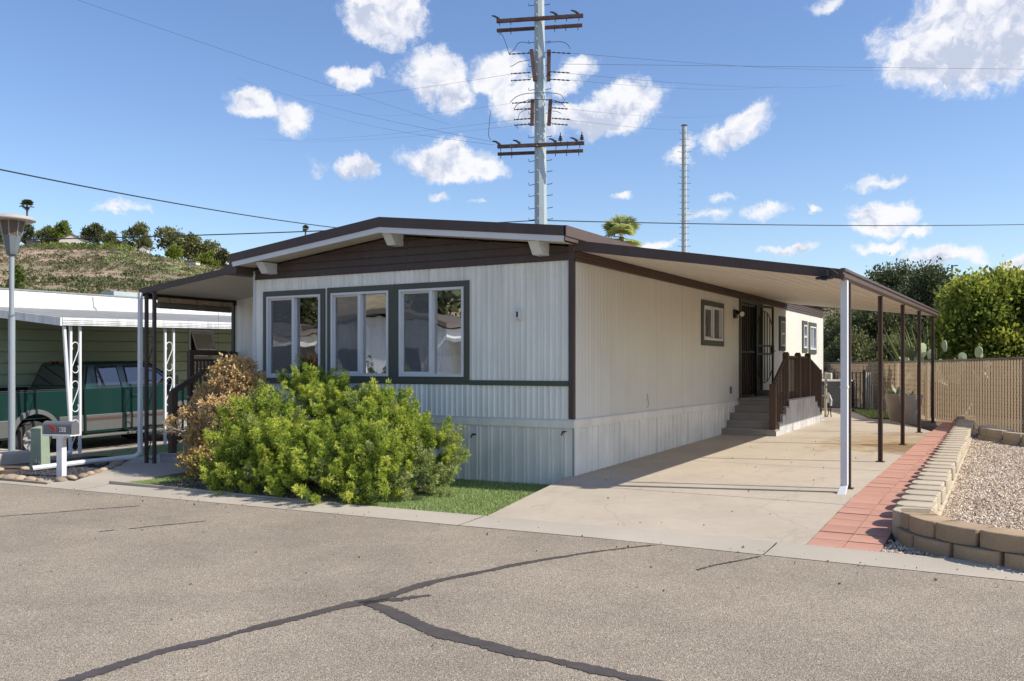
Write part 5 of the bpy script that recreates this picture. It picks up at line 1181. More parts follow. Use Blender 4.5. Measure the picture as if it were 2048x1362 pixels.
# distant parking-lot lamp
d = 70; p = wpt(1904,731,d); sl_ = thing('street_lamp', 'small distant twin-arm street lamp above the trees at right', 'street lamp', (p.x,p.y,0))
g = G(); g.tube([(p.x,p.y,0),(p.x,p.y,zpx(530,d))], .07, 6); g.build('pole', 'insul', sl_)
for s, py in ((-1,537),(1,531)): g = G(); q = Vector((p.x,p.y,zpx(py,d))); g.bar(q, q+RV*s*.40, .06); g.bar(q+RV*s*.25, q+RV*s*.42, .22, .07); g.build('lamp_head', 'insul', sl_)

# ================================================================ FENCE
F = [Vector(p) for p in ((8.2,5.5),(5.13,9.6),(3.1,12.37),(1.29,16.6),(-.6,20.4),(-4.2,26))]
ZB = [.06,.10,.16,.21,.24,.30]; ZT = [1.66,1.62,1.57,1.55,1.56,1.6]
fn = thing('chain_link_fence', 'chain-link fence with tan privacy slats behind the driveway', 'fence', (3.1,12.4,.2))
sg = G(); wg = G(); seg = []
for i in range(len(F)-1):
    a, b = F[i], F[i+1]; Ln = (b-a).length; n = int(Ln/.045); d = (b-a).normalized(); nn_ = Vector((d.y,-d.x))
    if nn_.dot(Vector((CAM.x,CAM.y))-a) < 0: nn_ = -nn_
    for k in range(n):
        t0 = k/n; t1 = (k+.93)/n; p = a.lerp(b, t0); q = a.lerp(b, t1); z0 = ZB[i]+(ZB[i+1]-ZB[i])*t0; z1 = ZT[i]+(ZT[i+1]-ZT[i])*t0-.03+random.uniform(-.012,.008)
        w = nn_*.006*(1 if k % 2 else -1); m_ = (p+q)/2+nn_*.010
        sg.add([(p.x+w.x,p.y+w.y,z0-.05),(m_.x+w.x,m_.y+w.y,z0-.05),(q.x+w.x,q.y+w.y,z0-.05),(p.x+w.x,p.y+w.y,z1),(m_.x+w.x,m_.y+w.y,z1),(q.x+w.x,q.y+w.y,z1)],[(0,1,4,3),(1,2,5,4)])
    # wire mesh zigzag
    nz = 12
    for k in range(n):
        pts = []
        for j in range(nz*2+1):
            t_ = (k+(.5 if j % 2 else -.5)+.5)/n; p = a.lerp(b, min(1,max(0,t_)))+nn_*(.014 if j % 2 else .020); f = j/(nz*2); z0 = ZB[i]+(ZB[i+1]-ZB[i])*k/n; z1 = ZT[i]+(ZT[i+1]-ZT[i])*k/n+.012; pts.append(Vector((p.x,p.y,z0+(z1-z0)*f)))
        for j in range(len(pts)-1):
            A, B_ = pts[j], pts[j+1]; h = Vector((nn_.x*.0,0,0)); u_ = Vector((d.x*.0045,d.y*.0045,0))
            wg.add([A-u_,A+u_,B_+u_,B_-u_],[(0,1,2,3)])
        tt = pts[-1]; wg.add([tt-Vector((d.x*.012,d.y*.012,0)), tt+Vector((0,0,.035))+Vector((d.x*.012,d.y*.012,0)), tt+Vector((d.x*.016,d.y*.016,.035)), tt-Vector((d.x*.006,d.y*.006,0))],[(0,1,2,3)])
    g = G(); g.tube([(a.x,a.y,ZT[i]-.01),(b.x,b.y,ZT[i+1]-.01)], .02, 6); g.build('top_rail', 'fence_wire', fn)
    m = max(1, round(Ln/2.6))
    for k in range(m):
        p = a.lerp(b, k/m)-nn_*.05; z1 = ZT[i]+(ZT[i+1]-ZT[i])*k/m; g = G(); g.tube([(p.x,p.y,0),(p.x,p.y,z1-.02)], .03, 8); g.build('post', 'planter', fn)
sg.build('slats', 'fence_slat', fn, kind='stuff'); wg.build('wire_mesh', 'fence_wire', fn, kind='stuff')

# ================================================================ REAR YARD
c = wpt(1672,731,25.2); ac = thing('air_conditioner', 'dark louvred air conditioner with pale lid by the rear gate', 'air conditioner', (c.x,c.y,.2))
g = G(); g.box(c.x-.42,c.x+.42,c.y-.42,c.y+.42,.30,1.02); g.build('cabinet', 'ac_grey', ac, bevel=.03)
for k in range(11): z = .35+k*.06; g = G(); g.add([(c.x-.43,c.y-.43,z),(c.x+.43,c.y-.43,z),(c.x+.43,c.y-.42,z+.035),(c.x-.43,c.y-.42,z+.035)],[(0,1,2,3)]); g.box(c.x-.435,c.x+.435,c.y-.435,c.y+.435,z,z+.014); g.build('louvre', 'ac_grey', ac)
g = G(); g.box(c.x-.45,c.x+.45,c.y-.45,c.y+.45,1.02,1.07); g.build('lid', 'wall_light', ac, bevel=.02)
g = G(); g.box(c.x-.5,c.x+.5,c.y-.5,c.y+.5,.16,.30); g.build('pad', 'concrete_dark', ac)
gt = thing('garden_gate', 'low black metal picket gate before the tan fence', 'gate')
A = wpt(1655,731,26.2); B_ = wpt(1728,731,24.4); A.z = B_.z = 0
for k in range(11):
    p = A.lerp(B_, k/10); r = .014 if k not in (0,6,10) else .035; zb_ = .2; g = G(); g.box(p.x-r,p.x+r,p.y-r,p.y+r,zb_-.02,1.30+(.04 if r > .03 else 0)); o = g.build('picket' if r < .03 else 'post', 'black_metal', gt)
for z in (.30,1.27): g = G(); g.bar((A.x,A.y,z),(B_.x,B_.y,z),.03,.035); g.build('rail', 'black_metal', gt)
bs = thing('leaning_boards', 'weathered grey boards standing upright beside the black gate', 'boards')
for k in range(4):
    p = wpt(1729.5+k*4.1,731,24.5); zt = 1.27 if k < 3 else .93; g = G(); g.add([(p.x-.05,p.y-.02,.17),(p.x+.04,p.y-.02,.17),(p.x+.04,p.y+.01,.17),(p.x-.05,p.y+.01,.17),(p.x-.05,p.y+.12,zt),(p.x+.04,p.y+.12,zt),(p.x+.04,p.y+.15,zt),(p.x-.05,p.y+.15,zt)],[(0,3,2,1),(4,5,6,7),(0,1,5,4),(1,2,6,5),(2,3,7,6),(3,0,4,7)]); g.build('board', 'board', bs)
    g = G(); q = wpt(1731.5+k*4.1,731,24.42); g.tube([(q.x,q.y,.17),(q.x,q.y+.1,zt)], .012, 4); g.build('edge_strip', 'wall_light', bs)
gm = thing('gas_meter', 'pale gas meter with tangled pipes at the end of the side steps', 'meter'); p = wpt(1656,731,22.3); X, Y = p.x, p.y
g = G(); g.box(X-.07,X+.09,Y-.06,Y+.08,1.12,1.28); g.build('meter_head', 'wall_light', gm, bevel=.02)
g = G(); g.tube([(X-.06,Y,.15),(X-.05,Y,1.3)], .03, 8); g.tube([(X-.16,Y,.72),(X+.05,Y,.73)], .02, 6); g.build('riser_pipe', 'planter', gm)
g = G(); g.tube([(X-.05,Y-.03,.95),(X+.03,Y-.04,.90),(X+.07,Y-.04,.75),(X+.10,Y-.03,.55),(X+.06,Y-.02,.35),(X+.08,Y,.16)], .014, 6); g.tube([(X,Y-.03,.6),(X+.03,Y-.04,.4),(X-.01,Y,.2)], .012, 6); g.build('hose', 'black_metal', gm)
g = G(); g.box(X-.01,X+.04,Y-.08,Y-.03,.55,.80); g.tube([(X+.04,Y-.06,.75),(X+.09,Y-.06,.62),(X+.08,Y-.05,.48)], .022, 6); g.build('valve', 'white_trim', gm)
g = G(); g.box(X-.16,X-.10,Y-.05,Y,.98,1.04); g.build('tag', 'blue', gm)
# two tall tapered planters with agaves
def rosette(par, c, n, ln, wd, m, tilt=(.3,1.2), zup=0):
    P = np.tile(np.array(c, float), (n,1)); Vs = []; T = []
    for i in range(n):
        a = RNG.uniform(0,6.28); e = RNG.uniform(*tilt); d = np.array([math.cos(a)*math.cos(e), math.sin(a)*math.cos(e), math.sin(e)]); s = np.array([-math.sin(a), math.cos(a), 0])*wd/2; L_ = ln*RNG.uniform(.7,1.1); c_ = np.array(c)
        m1 = c_+d*L_*.45; m2 = c_+d*L_*.8+np.array([0,0,-.05*L_]); tip = c_+d*L_+np.array([0,0,-.12*L_])
        Vs += [c_-s*.6,c_+s*.6,m1+s,m1-s, m1-s,m1+s,m2+s*.7,m2-s*.7, m2-s*.7,m2+s*.7,tip+s*.05,tip-s*.05]; T += [RNG.uniform(0,1)]*3
    return npmesh('leaves', np.array(Vs), 4, m, np.array(T), par)
for (pxx, dd, lab, z0) in ((1793,20.9,'tall tapered tan planter with a pale agave, the left one of two',.17),(1822,20.2,'tall tapered tan planter with low succulent, the right one of two',.17)):
    p = wpt(pxx,731,dd); t = thing('planter', lab, 'planter', (p.x,p.y,z0), 'tapered planters by the tan fence')
    g = G(); g.tube([(p.x,p.y,z0),(p.x,p.y,z0+.64)], [.145,.25], 24); g.build('pot', 'planter', t, smooth=True); g = G(); g.tube([(p.x,p.y,z0+.60),(p.x,p.y,z0+.645)], [.20,.22], 16); g.build('soil', 'soil', t)
    rosette(t, (p.x,p.y,z0+.62), 16 if pxx < 1800 else 10, .28 if pxx < 1800 else .16, .075 if pxx < 1800 else .04, 'agave')
cy = thing('cycad', 'dark green spiky plant with arching fronds at the right edge', 'plant', (5.75,8.0,.1))
rosette(cy, (5.75,8.0,.30), 70, .80, .045, 'tree_dark', (-.1,1.3)); rosette(cy, (5.75,5.6,.20), 18, .60, .035, 'scrub', (-.25,.6))
# whitish stick leaning in front of the fence
g = G(); g.tube([(3.95,11.6,.32),(4.1,11.75,.62)], .018, 6); tag(g.build('garden_stake', 'wall_light'), 'short pale stake leaning at the far end of the block wall', 'stake')
# ================================================================ SHRUBS
def juniper():
    t = thing('juniper_shrub', 'large sprawling yellow-green juniper under the front windows', 'shrub', (-2.9,-1.4,-.17))
    #        x     y     z    rx  ry  rz   n
    lobes = [(-3.85,-1.8,.38,.74,.58,.62),(-3.25,-2.10,.22,.75,.55,.50),(-3.85,-.85,.98,.50,.40,.46),(-3.25,-.95,.84,.46,.40,.36),(-2.85,-1.25,.58,.52,.50,.44),
             (-2.35,-1.1,.74,.46,.42,.34),(-2.0,-1.5,.50,.60,.55,.48),(-1.75,-2.10,.20,.60,.50,.48),(-1.45,-1.40,.24,.36,.42,.44),(-1.42,-1.15,.34,.24,.26,.32),(-2.5,-2.05,.24,.60,.45,.46),(-1.30,-1.80,.05,.36,.40,.34),(-4.15,-1.6,.22,.40,.42,.50),
             (-3.5,-2.35,-.02,.60,.35,.30),(-2.75,-2.40,-.05,.55,.32,.28),(-2.0,-2.50,-.04,.50,.34,.34),(-3.9,-2.1,.0,.45,.35,.35),(-1.5,-2.3,-.04,.40,.34,.30)]
    n = 1150; P, D, idx = lobesample(lobes, n, .50, .98, -.55); P[:,2] = np.maximum(P[:,2], -.12)
    D = nrm(D*np.array([.8,.8,.6])+np.array([0,0,.62])+RNG.normal(0,.28,(n,3))); L_ = RNG.uniform(.08,.34,n)
    V = []; T = []
    per = 54
    base = np.repeat(P, per, 0); dd = np.repeat(D, per, 0); ll = np.repeat(L_, per)[:,None]
    tt = RNG.uniform(0,1,(n*per,1)); side = nrm(np.cross(dd, RNG.normal(0,1,(n*per,3)))); rad = .26*ll*(np.sin(np.pi*np.clip(tt*.85+.12,0,1)))*RNG.uniform(.2,1,(n*per,1))
    tips = base+dd*ll*tt+side*rad; tips[:,2] = np.maximum(tips[:,2], -.14)
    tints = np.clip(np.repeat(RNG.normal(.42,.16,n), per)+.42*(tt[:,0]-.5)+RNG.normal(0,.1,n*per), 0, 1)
    # every tip carries a small spray of pointed scale-leaf shoots
    k = 7; P2 = np.repeat(tips, k, 0); D2 = np.repeat(nrm(dd*.9+side*.8), k, 0)
    sz = np.repeat(RNG.uniform(.65,1.45,n), per*k); A, kk = leaves(P2, D2, .038*sz, .0082*sz**.5, 'rhomb', .6)
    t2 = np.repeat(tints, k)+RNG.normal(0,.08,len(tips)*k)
    grey = np.repeat(np.repeat(((P[:,0] > -1.30)&(P[:,0]+RNG.normal(0,.12,n) > -1.3))|(RNG.random(n) < .06), per), k)
    A = A.reshape(-1,4,3)
    npmesh('foliage', A[~grey].reshape(-1,3), 4, 'juniper', t2[~grey], t); npmesh('foliage', A[grey].reshape(-1,3), 4, 'juniper_mid', t2[grey], t)
    g = G()
    for i in range(46):
        j = RNG.integers(0, n); r = Vector((-2.9+RNG.uniform(-1.0,1.0), -1.5+RNG.uniform(-.3,.3), -.15)); q = Vector(P[j]); m_ = r.lerp(q, .5)+Vector((0,0,-.12)); g.tube([r, m_, q], [.035,.022,.008], 5)
    g.build('branches', 'bark', t)
leafmat('juniper_mid', [(0,(.10,.14,.045)),(1,(.58,.60,.24)),(.45,(.28,.34,.11)),(.75,(.44,.48,.17))], trans=.34)
juniper()
def jade():
    t = thing('jade_shrub', 'rusty brown leafy shrub with bare pale stems beside the porch steps', 'shrub', (-5.3,-.9,-.2))
    root = Vector((-5.35,-1.0,-.2)); g = G(); tips = []
    def grow(p, d, l, r, lev):
        q = p+d*l; g.tube([p, (p+q)/2+Vector(RNG.normal(0,.02,3)), q], [r, r*.85, r*.7], 5, cap=False)
        if lev == 0: tips.append((q, d)); return
        for _ in range(3 if lev > 1 else 3):
            nd = (d+Vector(RNG.normal(0,.42,3))+Vector((0,0,.14))).normalized(); grow(q, nd, l*RNG.uniform(.55,.8), r*.68, lev-1)
    for i in range(15):
        a = RNG.uniform(0,6.28); s = RNG.uniform(.1,.55); d = Vector((math.cos(a)*s, math.sin(a)*s*.6, RNG.uniform(.8,1.2))).normalized(); grow(root+Vector((math.cos(a)*.15,math.sin(a)*.12,0)), d, RNG.uniform(.40,.52), .022, 3)
    g.build('stems', 'stem_pale', t)
    P = np.array([q for q, _ in tips]); D = np.array([d for _, d in tips]); n = len(P)
    print('jade bounds', P.min(0), P.max(0), n)
    lob = [(-5.35,-.82,1.18,.52,.36,.42),(-5.80,-.80,.80,.46,.36,.42),(-5.25,-.95,.62,.50,.42,.5),(-5.5,-1.15,.15,.55,.42,.42),(-5.2,-1.5,.0,.45,.35,.3),(-5.0,-.9,1.0,.35,.3,.38)]
    P3, D3, _ = lobesample(lob, 1500, .5, 1.0, -.5); ok_ = (P[:,0] > -6.3)&(P[:,1] > -1.5); P = P[ok_]; D = D[ok_]; P = np.vstack([P, P3]); D = np.vstack([D, D3])
    per = 13; PP = np.repeat(P, per, 0)+RNG.normal(0,.028,(len(P)*per,3)); DD = nrm(np.repeat(D, per, 0)+RNG.normal(0,.7,(len(P)*per,3)))
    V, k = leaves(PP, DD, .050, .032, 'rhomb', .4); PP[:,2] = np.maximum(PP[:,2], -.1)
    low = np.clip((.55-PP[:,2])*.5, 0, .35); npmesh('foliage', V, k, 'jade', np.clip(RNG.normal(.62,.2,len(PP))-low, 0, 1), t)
    g = G()
    for q in P3[::2]:
        q = Vector(q); m_ = root.lerp(q, .6)+Vector(RNG.normal(0,.05,3)); g.tube([m_, m_.lerp(q,.5)+Vector(RNG.normal(0,.03,3)), q], [.011,.009,.006], 4, cap=False)
    g.build('twigs', 'stem_pale', t)
jade()

# ================================================================ TREES
def tree(name, lab, cat, base, h, lobes, n, size, m, trunk=.1, group=None, per=12, spread=.16, rmin=.7, jit=.8, low=-.5, tmean=.4, up=0.0):
    t = thing(name, lab, cat, base, group); bx, by, bz = base
    lob = [(bx+a, by+b, bz+c, d, e_, f_) for a, b, c, d, e_, f_ in lobes]
    P, D, idx = lobesample(lob, n, rmin, 1.06, low); P = P+RNG.normal(0,spread*.5,P.shape); P[:,2] = np.maximum(P[:,2], bz+.02)
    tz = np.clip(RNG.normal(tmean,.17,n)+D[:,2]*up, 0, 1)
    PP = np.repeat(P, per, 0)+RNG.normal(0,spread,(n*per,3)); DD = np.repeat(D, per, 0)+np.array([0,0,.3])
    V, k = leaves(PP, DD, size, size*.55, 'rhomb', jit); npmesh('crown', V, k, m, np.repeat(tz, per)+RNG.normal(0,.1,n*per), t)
    g = G(); top = Vector((bx, by, bz+h*.5)); g.tube([(bx,by,bz-.2),(bx+.05*h*RNG.uniform(-1,1)*.4,by,bz+h*.28),top], [trunk,trunk*.75,trunk*.5], 8)
    for a in lob[:8]:
        q = Vector(a[:3]); s = Vector((bx,by,bz+h*RNG.uniform(.15,.4))); g.tube([s, s.lerp(q,.5)+Vector((0,0,-.05*h)), q+Vector((0,0,a[5]*.3))], [trunk*.5,trunk*.35,trunk*.12], 6)
    g.build('trunk', 'bark', t); return t
def P_(px, d, z=0): p = wpt(px, 731, d); return (p.x, p.y, z)
def cluster(w, h, n, seed, base=.25, r=.3):
    rr_ = random.Random(seed); out = []
    for _ in range(n):
        a = rr_.uniform(-1,1); zf = rr_.random(); wd = w*math.sqrt(max(.05, 1-(zf*1.0)**2.6)); s = rr_.uniform(.7,1.15)*r
        out.append((a*wd*RV.x+rr_.uniform(-.5,.5)*w*.6*FV.x, a*wd*RV.y+rr_.uniform(-.5,.5)*w*.6*FV.y, h*(base+(1-base)*zf*.86), w*s, w*s, h*s*.62))
    return out
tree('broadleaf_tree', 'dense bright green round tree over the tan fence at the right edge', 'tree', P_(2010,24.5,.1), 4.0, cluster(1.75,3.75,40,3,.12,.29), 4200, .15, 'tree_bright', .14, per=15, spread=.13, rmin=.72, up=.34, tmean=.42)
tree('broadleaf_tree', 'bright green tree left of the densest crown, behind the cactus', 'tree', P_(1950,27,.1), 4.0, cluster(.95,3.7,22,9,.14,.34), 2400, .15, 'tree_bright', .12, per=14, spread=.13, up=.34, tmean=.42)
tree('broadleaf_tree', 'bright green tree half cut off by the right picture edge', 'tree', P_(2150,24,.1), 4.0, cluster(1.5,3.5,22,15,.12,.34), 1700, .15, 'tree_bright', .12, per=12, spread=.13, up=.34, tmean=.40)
tree('evergreen_shrub', 'tall dark evergreen with upright twigs left of the bright tree', 'tree', P_(1795,33,.1), 5.1, [(-1.2,.6,3.2,.8,.8,1.1),(-.5,.2,3.9,.6,.6,1.0),(.3,0,3.8,.7,.7,1.05),(1.0,-.3,3.3,.7,.7,1.0),(0,0,2.2,1.9,1.2,1.4),(-1.5,.5,1.8,1.0,1.0,1.2),(1.4,-.5,2.2,1.0,1.0,1.4)], 2600, .12, 'tree_dark', .15, per=13, spread=.15, up=.1)
tree('evergreen_shrub', 'tall dark evergreen between the bright tree and the carport gutter', 'tree', P_(1862,31,.1), 4.8, [(0,0,3.7,.6,.6,.95),(.7,0,3.2,.7,.7,.95),(-.5,0,3.0,.7,.7,.9),(0,0,2.0,1.1,1.0,1.2),(.8,-.3,1.6,.9,.9,1.1)], 1700, .12, 'tree_dark', .15, per=12, spread=.15, up=.1)
tree('evergreen_shrub', 'dark shrub seen between carport posts above the fence', 'tree', P_(1755,31,.1), 3.6, [(0,0,2.3,1.1,.9,.9),(-.8,0,1.8,.8,.8,.8),(.9,0,1.9,.8,.8,.9)], 1500, .12, 'tree_dark', .12, per=12, spread=.14, up=.1)
for i, (px, d, h, lab) in enumerate(((1668,33,3.3,'olive green bush right of the home beside the white downspout'),(1705,30,2.6,'olive green bush between the first two carport posts'),(1782,29,2.4,'olive green bush behind the second and third carport posts'),(1738,29,1.9,'low olive bush left of the second carport post'),(1830,28.5,1.9,'low olive bush behind the third and fourth carport posts'),(1940,27,1.5,'low green bush at the foot of the bright trees'),(2030,23.5,1.3,'low green bush above the fence at the right edge'))):
    tree('bush', lab, 'bush', P_(px,d,.1), h, [(0,0,h*.5,.62,.55,h*.42),(-.45,.1,h*.4,.5,.5,h*.36),(.45,-.1,h*.42,.5,.5,h*.36)], 900, .10, 'tree_olive', .06, group='olive bushes behind the fence', per=12, spread=.10, up=.12)
for i, (x_, y_) in enumerate(((9.6,13.5),(17.5,9.0),(11.0,14.5),(20,5))):
    tree('broadleaf_tree', ['green tree past the right end of the fence, nearest to the bright trees','green tree standing alone east of the gravel yard','green tree farthest behind the east end of the fence','green tree at the far east of the yard'][i], 'tree', (x_,y_,.1), 4.2, cluster(1.6,3.8,10,60+i,.18,.5), 700, .2, 'tree_dark', .12, per=11, spread=.2)
# tall cane grass
t = thing('cane_grass', 'tall pale green cane grass behind the last carport post', 'grass clump', P_(1872,27,.1)); n = 420
c = np.array(P_(1872,27,.2)); A = RNG.uniform(0,6.28,n); rr_ = RNG.uniform(0,.45,n); B0 = c+np.stack([np.cos(A)*rr_, np.sin(A)*rr_, np.zeros(n)],1); D = nrm(np.stack([np.cos(A)*.35, np.sin(A)*.35, np.ones(n)],1)+RNG.normal(0,.1,(n,3))); H_ = RNG.uniform(1.2,2.9,(n,1)); s = nrm(np.cross(D, RNG.normal(0,1,(n,3))))*.022
V = np.stack([B0-s,B0+s,B0+D*H_*.6+s,B0+D*H_*.6-s, B0+D*H_*.6-s,B0+D*H_*.6+s,B0+D*H_+s*.1+np.array([0,0,-.1]),B0+D*H_-s*.1+np.array([0,0,-.1])],1).reshape(-1,3); npmesh('blades', V, 4, 'cane', np.repeat(RNG.uniform(0,1,n),2), t)
# prickly pear: separate clumps of flat pads
for (px, d, sc_, lab, nn_) in ((1868,23.6,1.0,'pale prickly pear cactus above the fence behind the last carport post',26),(1938,23.0,.8,'sparse prickly pear cactus above the fence under the bright tree',12)):
    t = thing('prickly_pear', lab, 'cactus', P_(px,d,.1))
    c = Vector(P_(px,d,0))
    for i in range(nn_):
        dr = (Vector((0,0,1))+RV*RNG.normal(0,.55)+FV*RNG.normal(0,.4)).normalized(); Lp = RNG.uniform(.26,.38)*sc_; ctr = c+RV*RNG.uniform(-.75,.75)*sc_+FV*RNG.uniform(-.3,.3)+Vector((0,0,RNG.uniform(1.05,1.98 if i % 3 else 1.6)))
        side_ = dr.cross(Vector(RNG.normal(0,1,3))).normalized(); nr = dr.cross(side_); g = G(); k = 12; a_ = [ctr+dr*Lp*.52*math.cos(2*math.pi*j/k)+side_*Lp*.30*math.sin(2*math.pi*j/k)*(1.1+.3*math.cos(2*math.pi*j/k)) for j in range(k)]
        g.add([v+nr*.012 for v in a_]+[v-nr*.012 for v in a_]+[ctr+nr*.025, ctr-nr*.025], [(j,(j+1)%k,2*k) for j in range(k)]+[(k+(j+1)%k,k+j,2*k+1) for j in range(k)]+[(j,k+j,k+(j+1)%k,(j+1)%k) for j in range(k)]); g.build('pad', 'cactus_pad', t)
    g = G(); g.tube([c, c+Vector((0,0,1.2))], [.09,.06], 6); g.build('stem', 'bark', t)
# palms
def fanpalm(name, lab, base, h, crown, nf, tr_, m='palm', droop=.5, dead=True):
    t = thing(name, lab, 'palm tree', base); bx, by, bz = base; top = Vector((bx,by,bz+h))
    g = G(); g.tube([(bx,by,bz),(bx+h*.01,by,bz+h*.5),top], [tr_*1.2,tr_,tr_*.9], 8); g.build('trunk', 'bark', t)
    V = []; T = []
    for i in range(nf):
        a = RNG.uniform(0,6.28); e = RNG.uniform(-.7,1.3) if i > nf*.25 else RNG.uniform(.2,1.4); d = np.array([math.cos(a)*math.cos(e), math.sin(a)*math.cos(e), math.sin(e)]); s = np.array([-math.sin(a), math.cos(a), 0.]); u = np.cross(s, d); c = np.array(top)+d*crown*.42; p0 = np.array(top); w = crown*.012
        V += [p0-s*w,p0+s*w,c+s*w,c-s*w]; T.append(.9); tn = RNG.uniform(.15,.8)
        for k in range(22):
            f = (k/21-.5)*3.9; dr = d*math.cos(f)+s*math.sin(f); L_ = crown*.58*(.75+.25*math.cos(f*.5))*RNG.uniform(.85,1.05); q = c+dr*L_*.62; r = c+dr*L_+np.array([0,0,-droop*L_*.3]); pw = np.cross(dr, u)*L_*.085
            V += [c-pw*.3,c+pw*.3,q+pw,q-pw, q-pw,q+pw,r+pw*.1,r-pw*.1]; T += [tn+RNG.uniform(-.1,.1)]*2
    npmesh('crown', np.array(V), 4, m, np.array(T), t)
    if dead:
        n = 60; P = np.tile(np.array(top)-np.array([0,0,crown*.15]),(n,1)); A = RNG.uniform(0,6.28,n); D = np.stack([np.cos(A)*.5,np.sin(A)*.5,-np.ones(n)],1); V, k = leaves(P, D, crown*.55, crown*.06, 'rhomb', .2); npmesh('dead_fronds', V, k, 'scrub', RNG.uniform(.7,1,n), t)
    return t
p = wpt(1243, 731, 60); fanpalm('fan_palm', 'fan palm crown showing over the roof between the two steel poles', (p.x,p.y,-1), CAM.z+(731-474)/1817*60+1, 1.75, 26, .2, dead=False)
p = hillpt(54, 300); fanpalm('fan_palm', 'tall thin palm on the hill above the lamp', (p.x,p.y,p.z-1), CAM.z+(731-411)/1817*300-p.z+1, 2.6, 34, .33, 'tree_dark')
p = hillpt(611, 300); fanpalm('fan_palm', 'small far palm just above the left roof slope', (p.x,p.y,p.z-1), CAM.z+(731-457)/1817*300-p.z+1, 1.5, 26, .3, 'tree_dark')
# ================================================================ HILLSIDE
def hill_tree(px, d, wpx, hpx, m, lab, base_px=None, seed=1, n=340):
    s = d/1817; w = wpx*s/2; h = hpx*s; b = hillpt(px, d); zb = CAM.z+(731-base_px)*s if base_px else b.z; zb = min(zb, b.z+1)
    return tree('hill_tree', lab, 'tree', (b.x,b.y,b.z-.5), h+.5+max(0, 0), [(a, b_, c_, d_, e_, f_) for a, b_, c_, d_, e_, f_ in cluster(w, h+.5, 9, seed, .22, .45)], n, w*.16+.25, m, .3, group=None, per=10, spread=w*.11, up=.12, low=-.3)
for i, a in enumerate(((5,300,40,46,'tree_bright','green tree at the left edge of the hilltop'),(50,300,34,48,'tree_dark','dark tree on the hilltop beneath the tall palm'),(95,296,34,34,'tree_olive','round green tree on the hilltop left of the white house, the smaller one'),(118,296,38,44,'tree_bright','round green tree on the hilltop touching the white house'),
      (190,296,40,42,'tree_dark','tree with a pointed top right of the white hill house'),(222,292,30,28,'tree_olive','low olive tree behind the hilltop wall'),(276,292,42,50,'tree_olive','feathery tree between the two pale hill houses'),(345,275,60,58,'tree_olive','broad green tree on the hill crest, left half of the pair'),
      (385,272,62,54,'tree_olive','broad green tree on the hill crest, right half of the pair'),(350,262,34,26,'tree_bright','bright low tree below the broad pair on the crest'),(443,260,36,34,'scrub','sparse greyish tree nearest the left roof corner'),(415,258,36,28,'tree_bright','bright bush on the slope below the broad trees'),(-40,300,60,50,'tree_olive','tree beyond the left picture edge'))):
    hill_tree(*a, seed=20+i)
def hill_house(px, d, wpx, hpx, roofpx, lab, m='house_cream', ang=.3, gable=True):
    s = d/1817; b = hillpt(px, d); w = wpx*s/2; h = hpx*s; rh = roofpx*s; dp = w*.7
    t = thing('hill_house', lab, 'house'); 
    g = G(); g.box(-w,w,-dp,dp,-4,h); 
    if gable: g.prism([(-w,h),(w,h),(0,h+rh)], 'y', -dp, dp)
    g.build('wall', m, t)
    g = G()
    if gable:
        for sg_ in (-1,1): g.add([(0,-dp*1.1,h+rh+.05),(sg_*w*1.12,-dp*1.1,h-rh*.12+.05),(sg_*w*1.12,dp*1.1,h-rh*.12+.05),(0,dp*1.1,h+rh+.05),(0,-dp*1.1,h+rh+.35),(sg_*w*1.12,-dp*1.1,h-rh*.12+.35),(sg_*w*1.12,dp*1.1,h-rh*.12+.35),(0,dp*1.1,h+rh+.35)],[(0,1,2,3),(4,5,6,7),(0,1,5,4),(1,2,6,5),(2,3,7,6)])
    else: g.box(-w*1.05,w*1.05,-dp*1.1,dp*1.1,h,h+.4)
    g.build('roof', 'house_roof', t)
    for xx in (-w*.55, w*.1):
        g = G(); g.box(xx,xx+w*.28,-dp-.06,-dp+.05,h*.40,h*.80); f = g.build('window', 'white_trim', t); g = G(); g.box(xx+w*.03,xx+w*.25,-dp-.09,-dp-.05,h*.44,h*.76); g.build('pane', 'house_dark', f)
    g = G(); g.box(w*.55,w*.72,-dp-.06,-dp+.05,0,h*.66); g.build('door', 'house_dark', t)
    t.location = (b.x,b.y,b.z-.2); t.rotation_euler = (0,0,math.atan2(RV.y,RV.x)+ang); return t
hill_house(147,292,46,16,12,'white gabled house on the hilltop between round trees',ang=.25)
hill_house(75,300,32,10,5,'dark-roofed low house on the hilltop behind the lamp','neigh_roof',-.1,False)
hill_house(252,297,30,12,9,'pale gabled house on the hilltop half hidden by the feathery tree',ang=.4)
hill_house(236,300,22,11,7,'grey-roofed house on the hilltop behind dark shrubs','neigh_roof',.2)
hill_house(386,245,22,9,1,'small white flat box building lower on the slope at right',ang=-.2,gable=False)
hill_house(288,285,16,10,5,'white house fragment below the feathery tree',ang=.1)
# distant pole on the ridge
p = hillpt(162,294); hp = thing('utility_pole', 'small wooden pole with crossarm beside the white hill house', 'utility pole', (p.x,p.y,p.z)); g = G(); g.tube([(p.x,p.y,p.z),(p.x,p.y,zpx(470,294))], .18, 6); g.build('pole', 'bark', hp); g = G(); q = Vector((p.x,p.y,zpx(472,294))); g.bar(q-RV*1.3,q+RV*1.3,.25); g.build('crossarm', 'bark', hp)
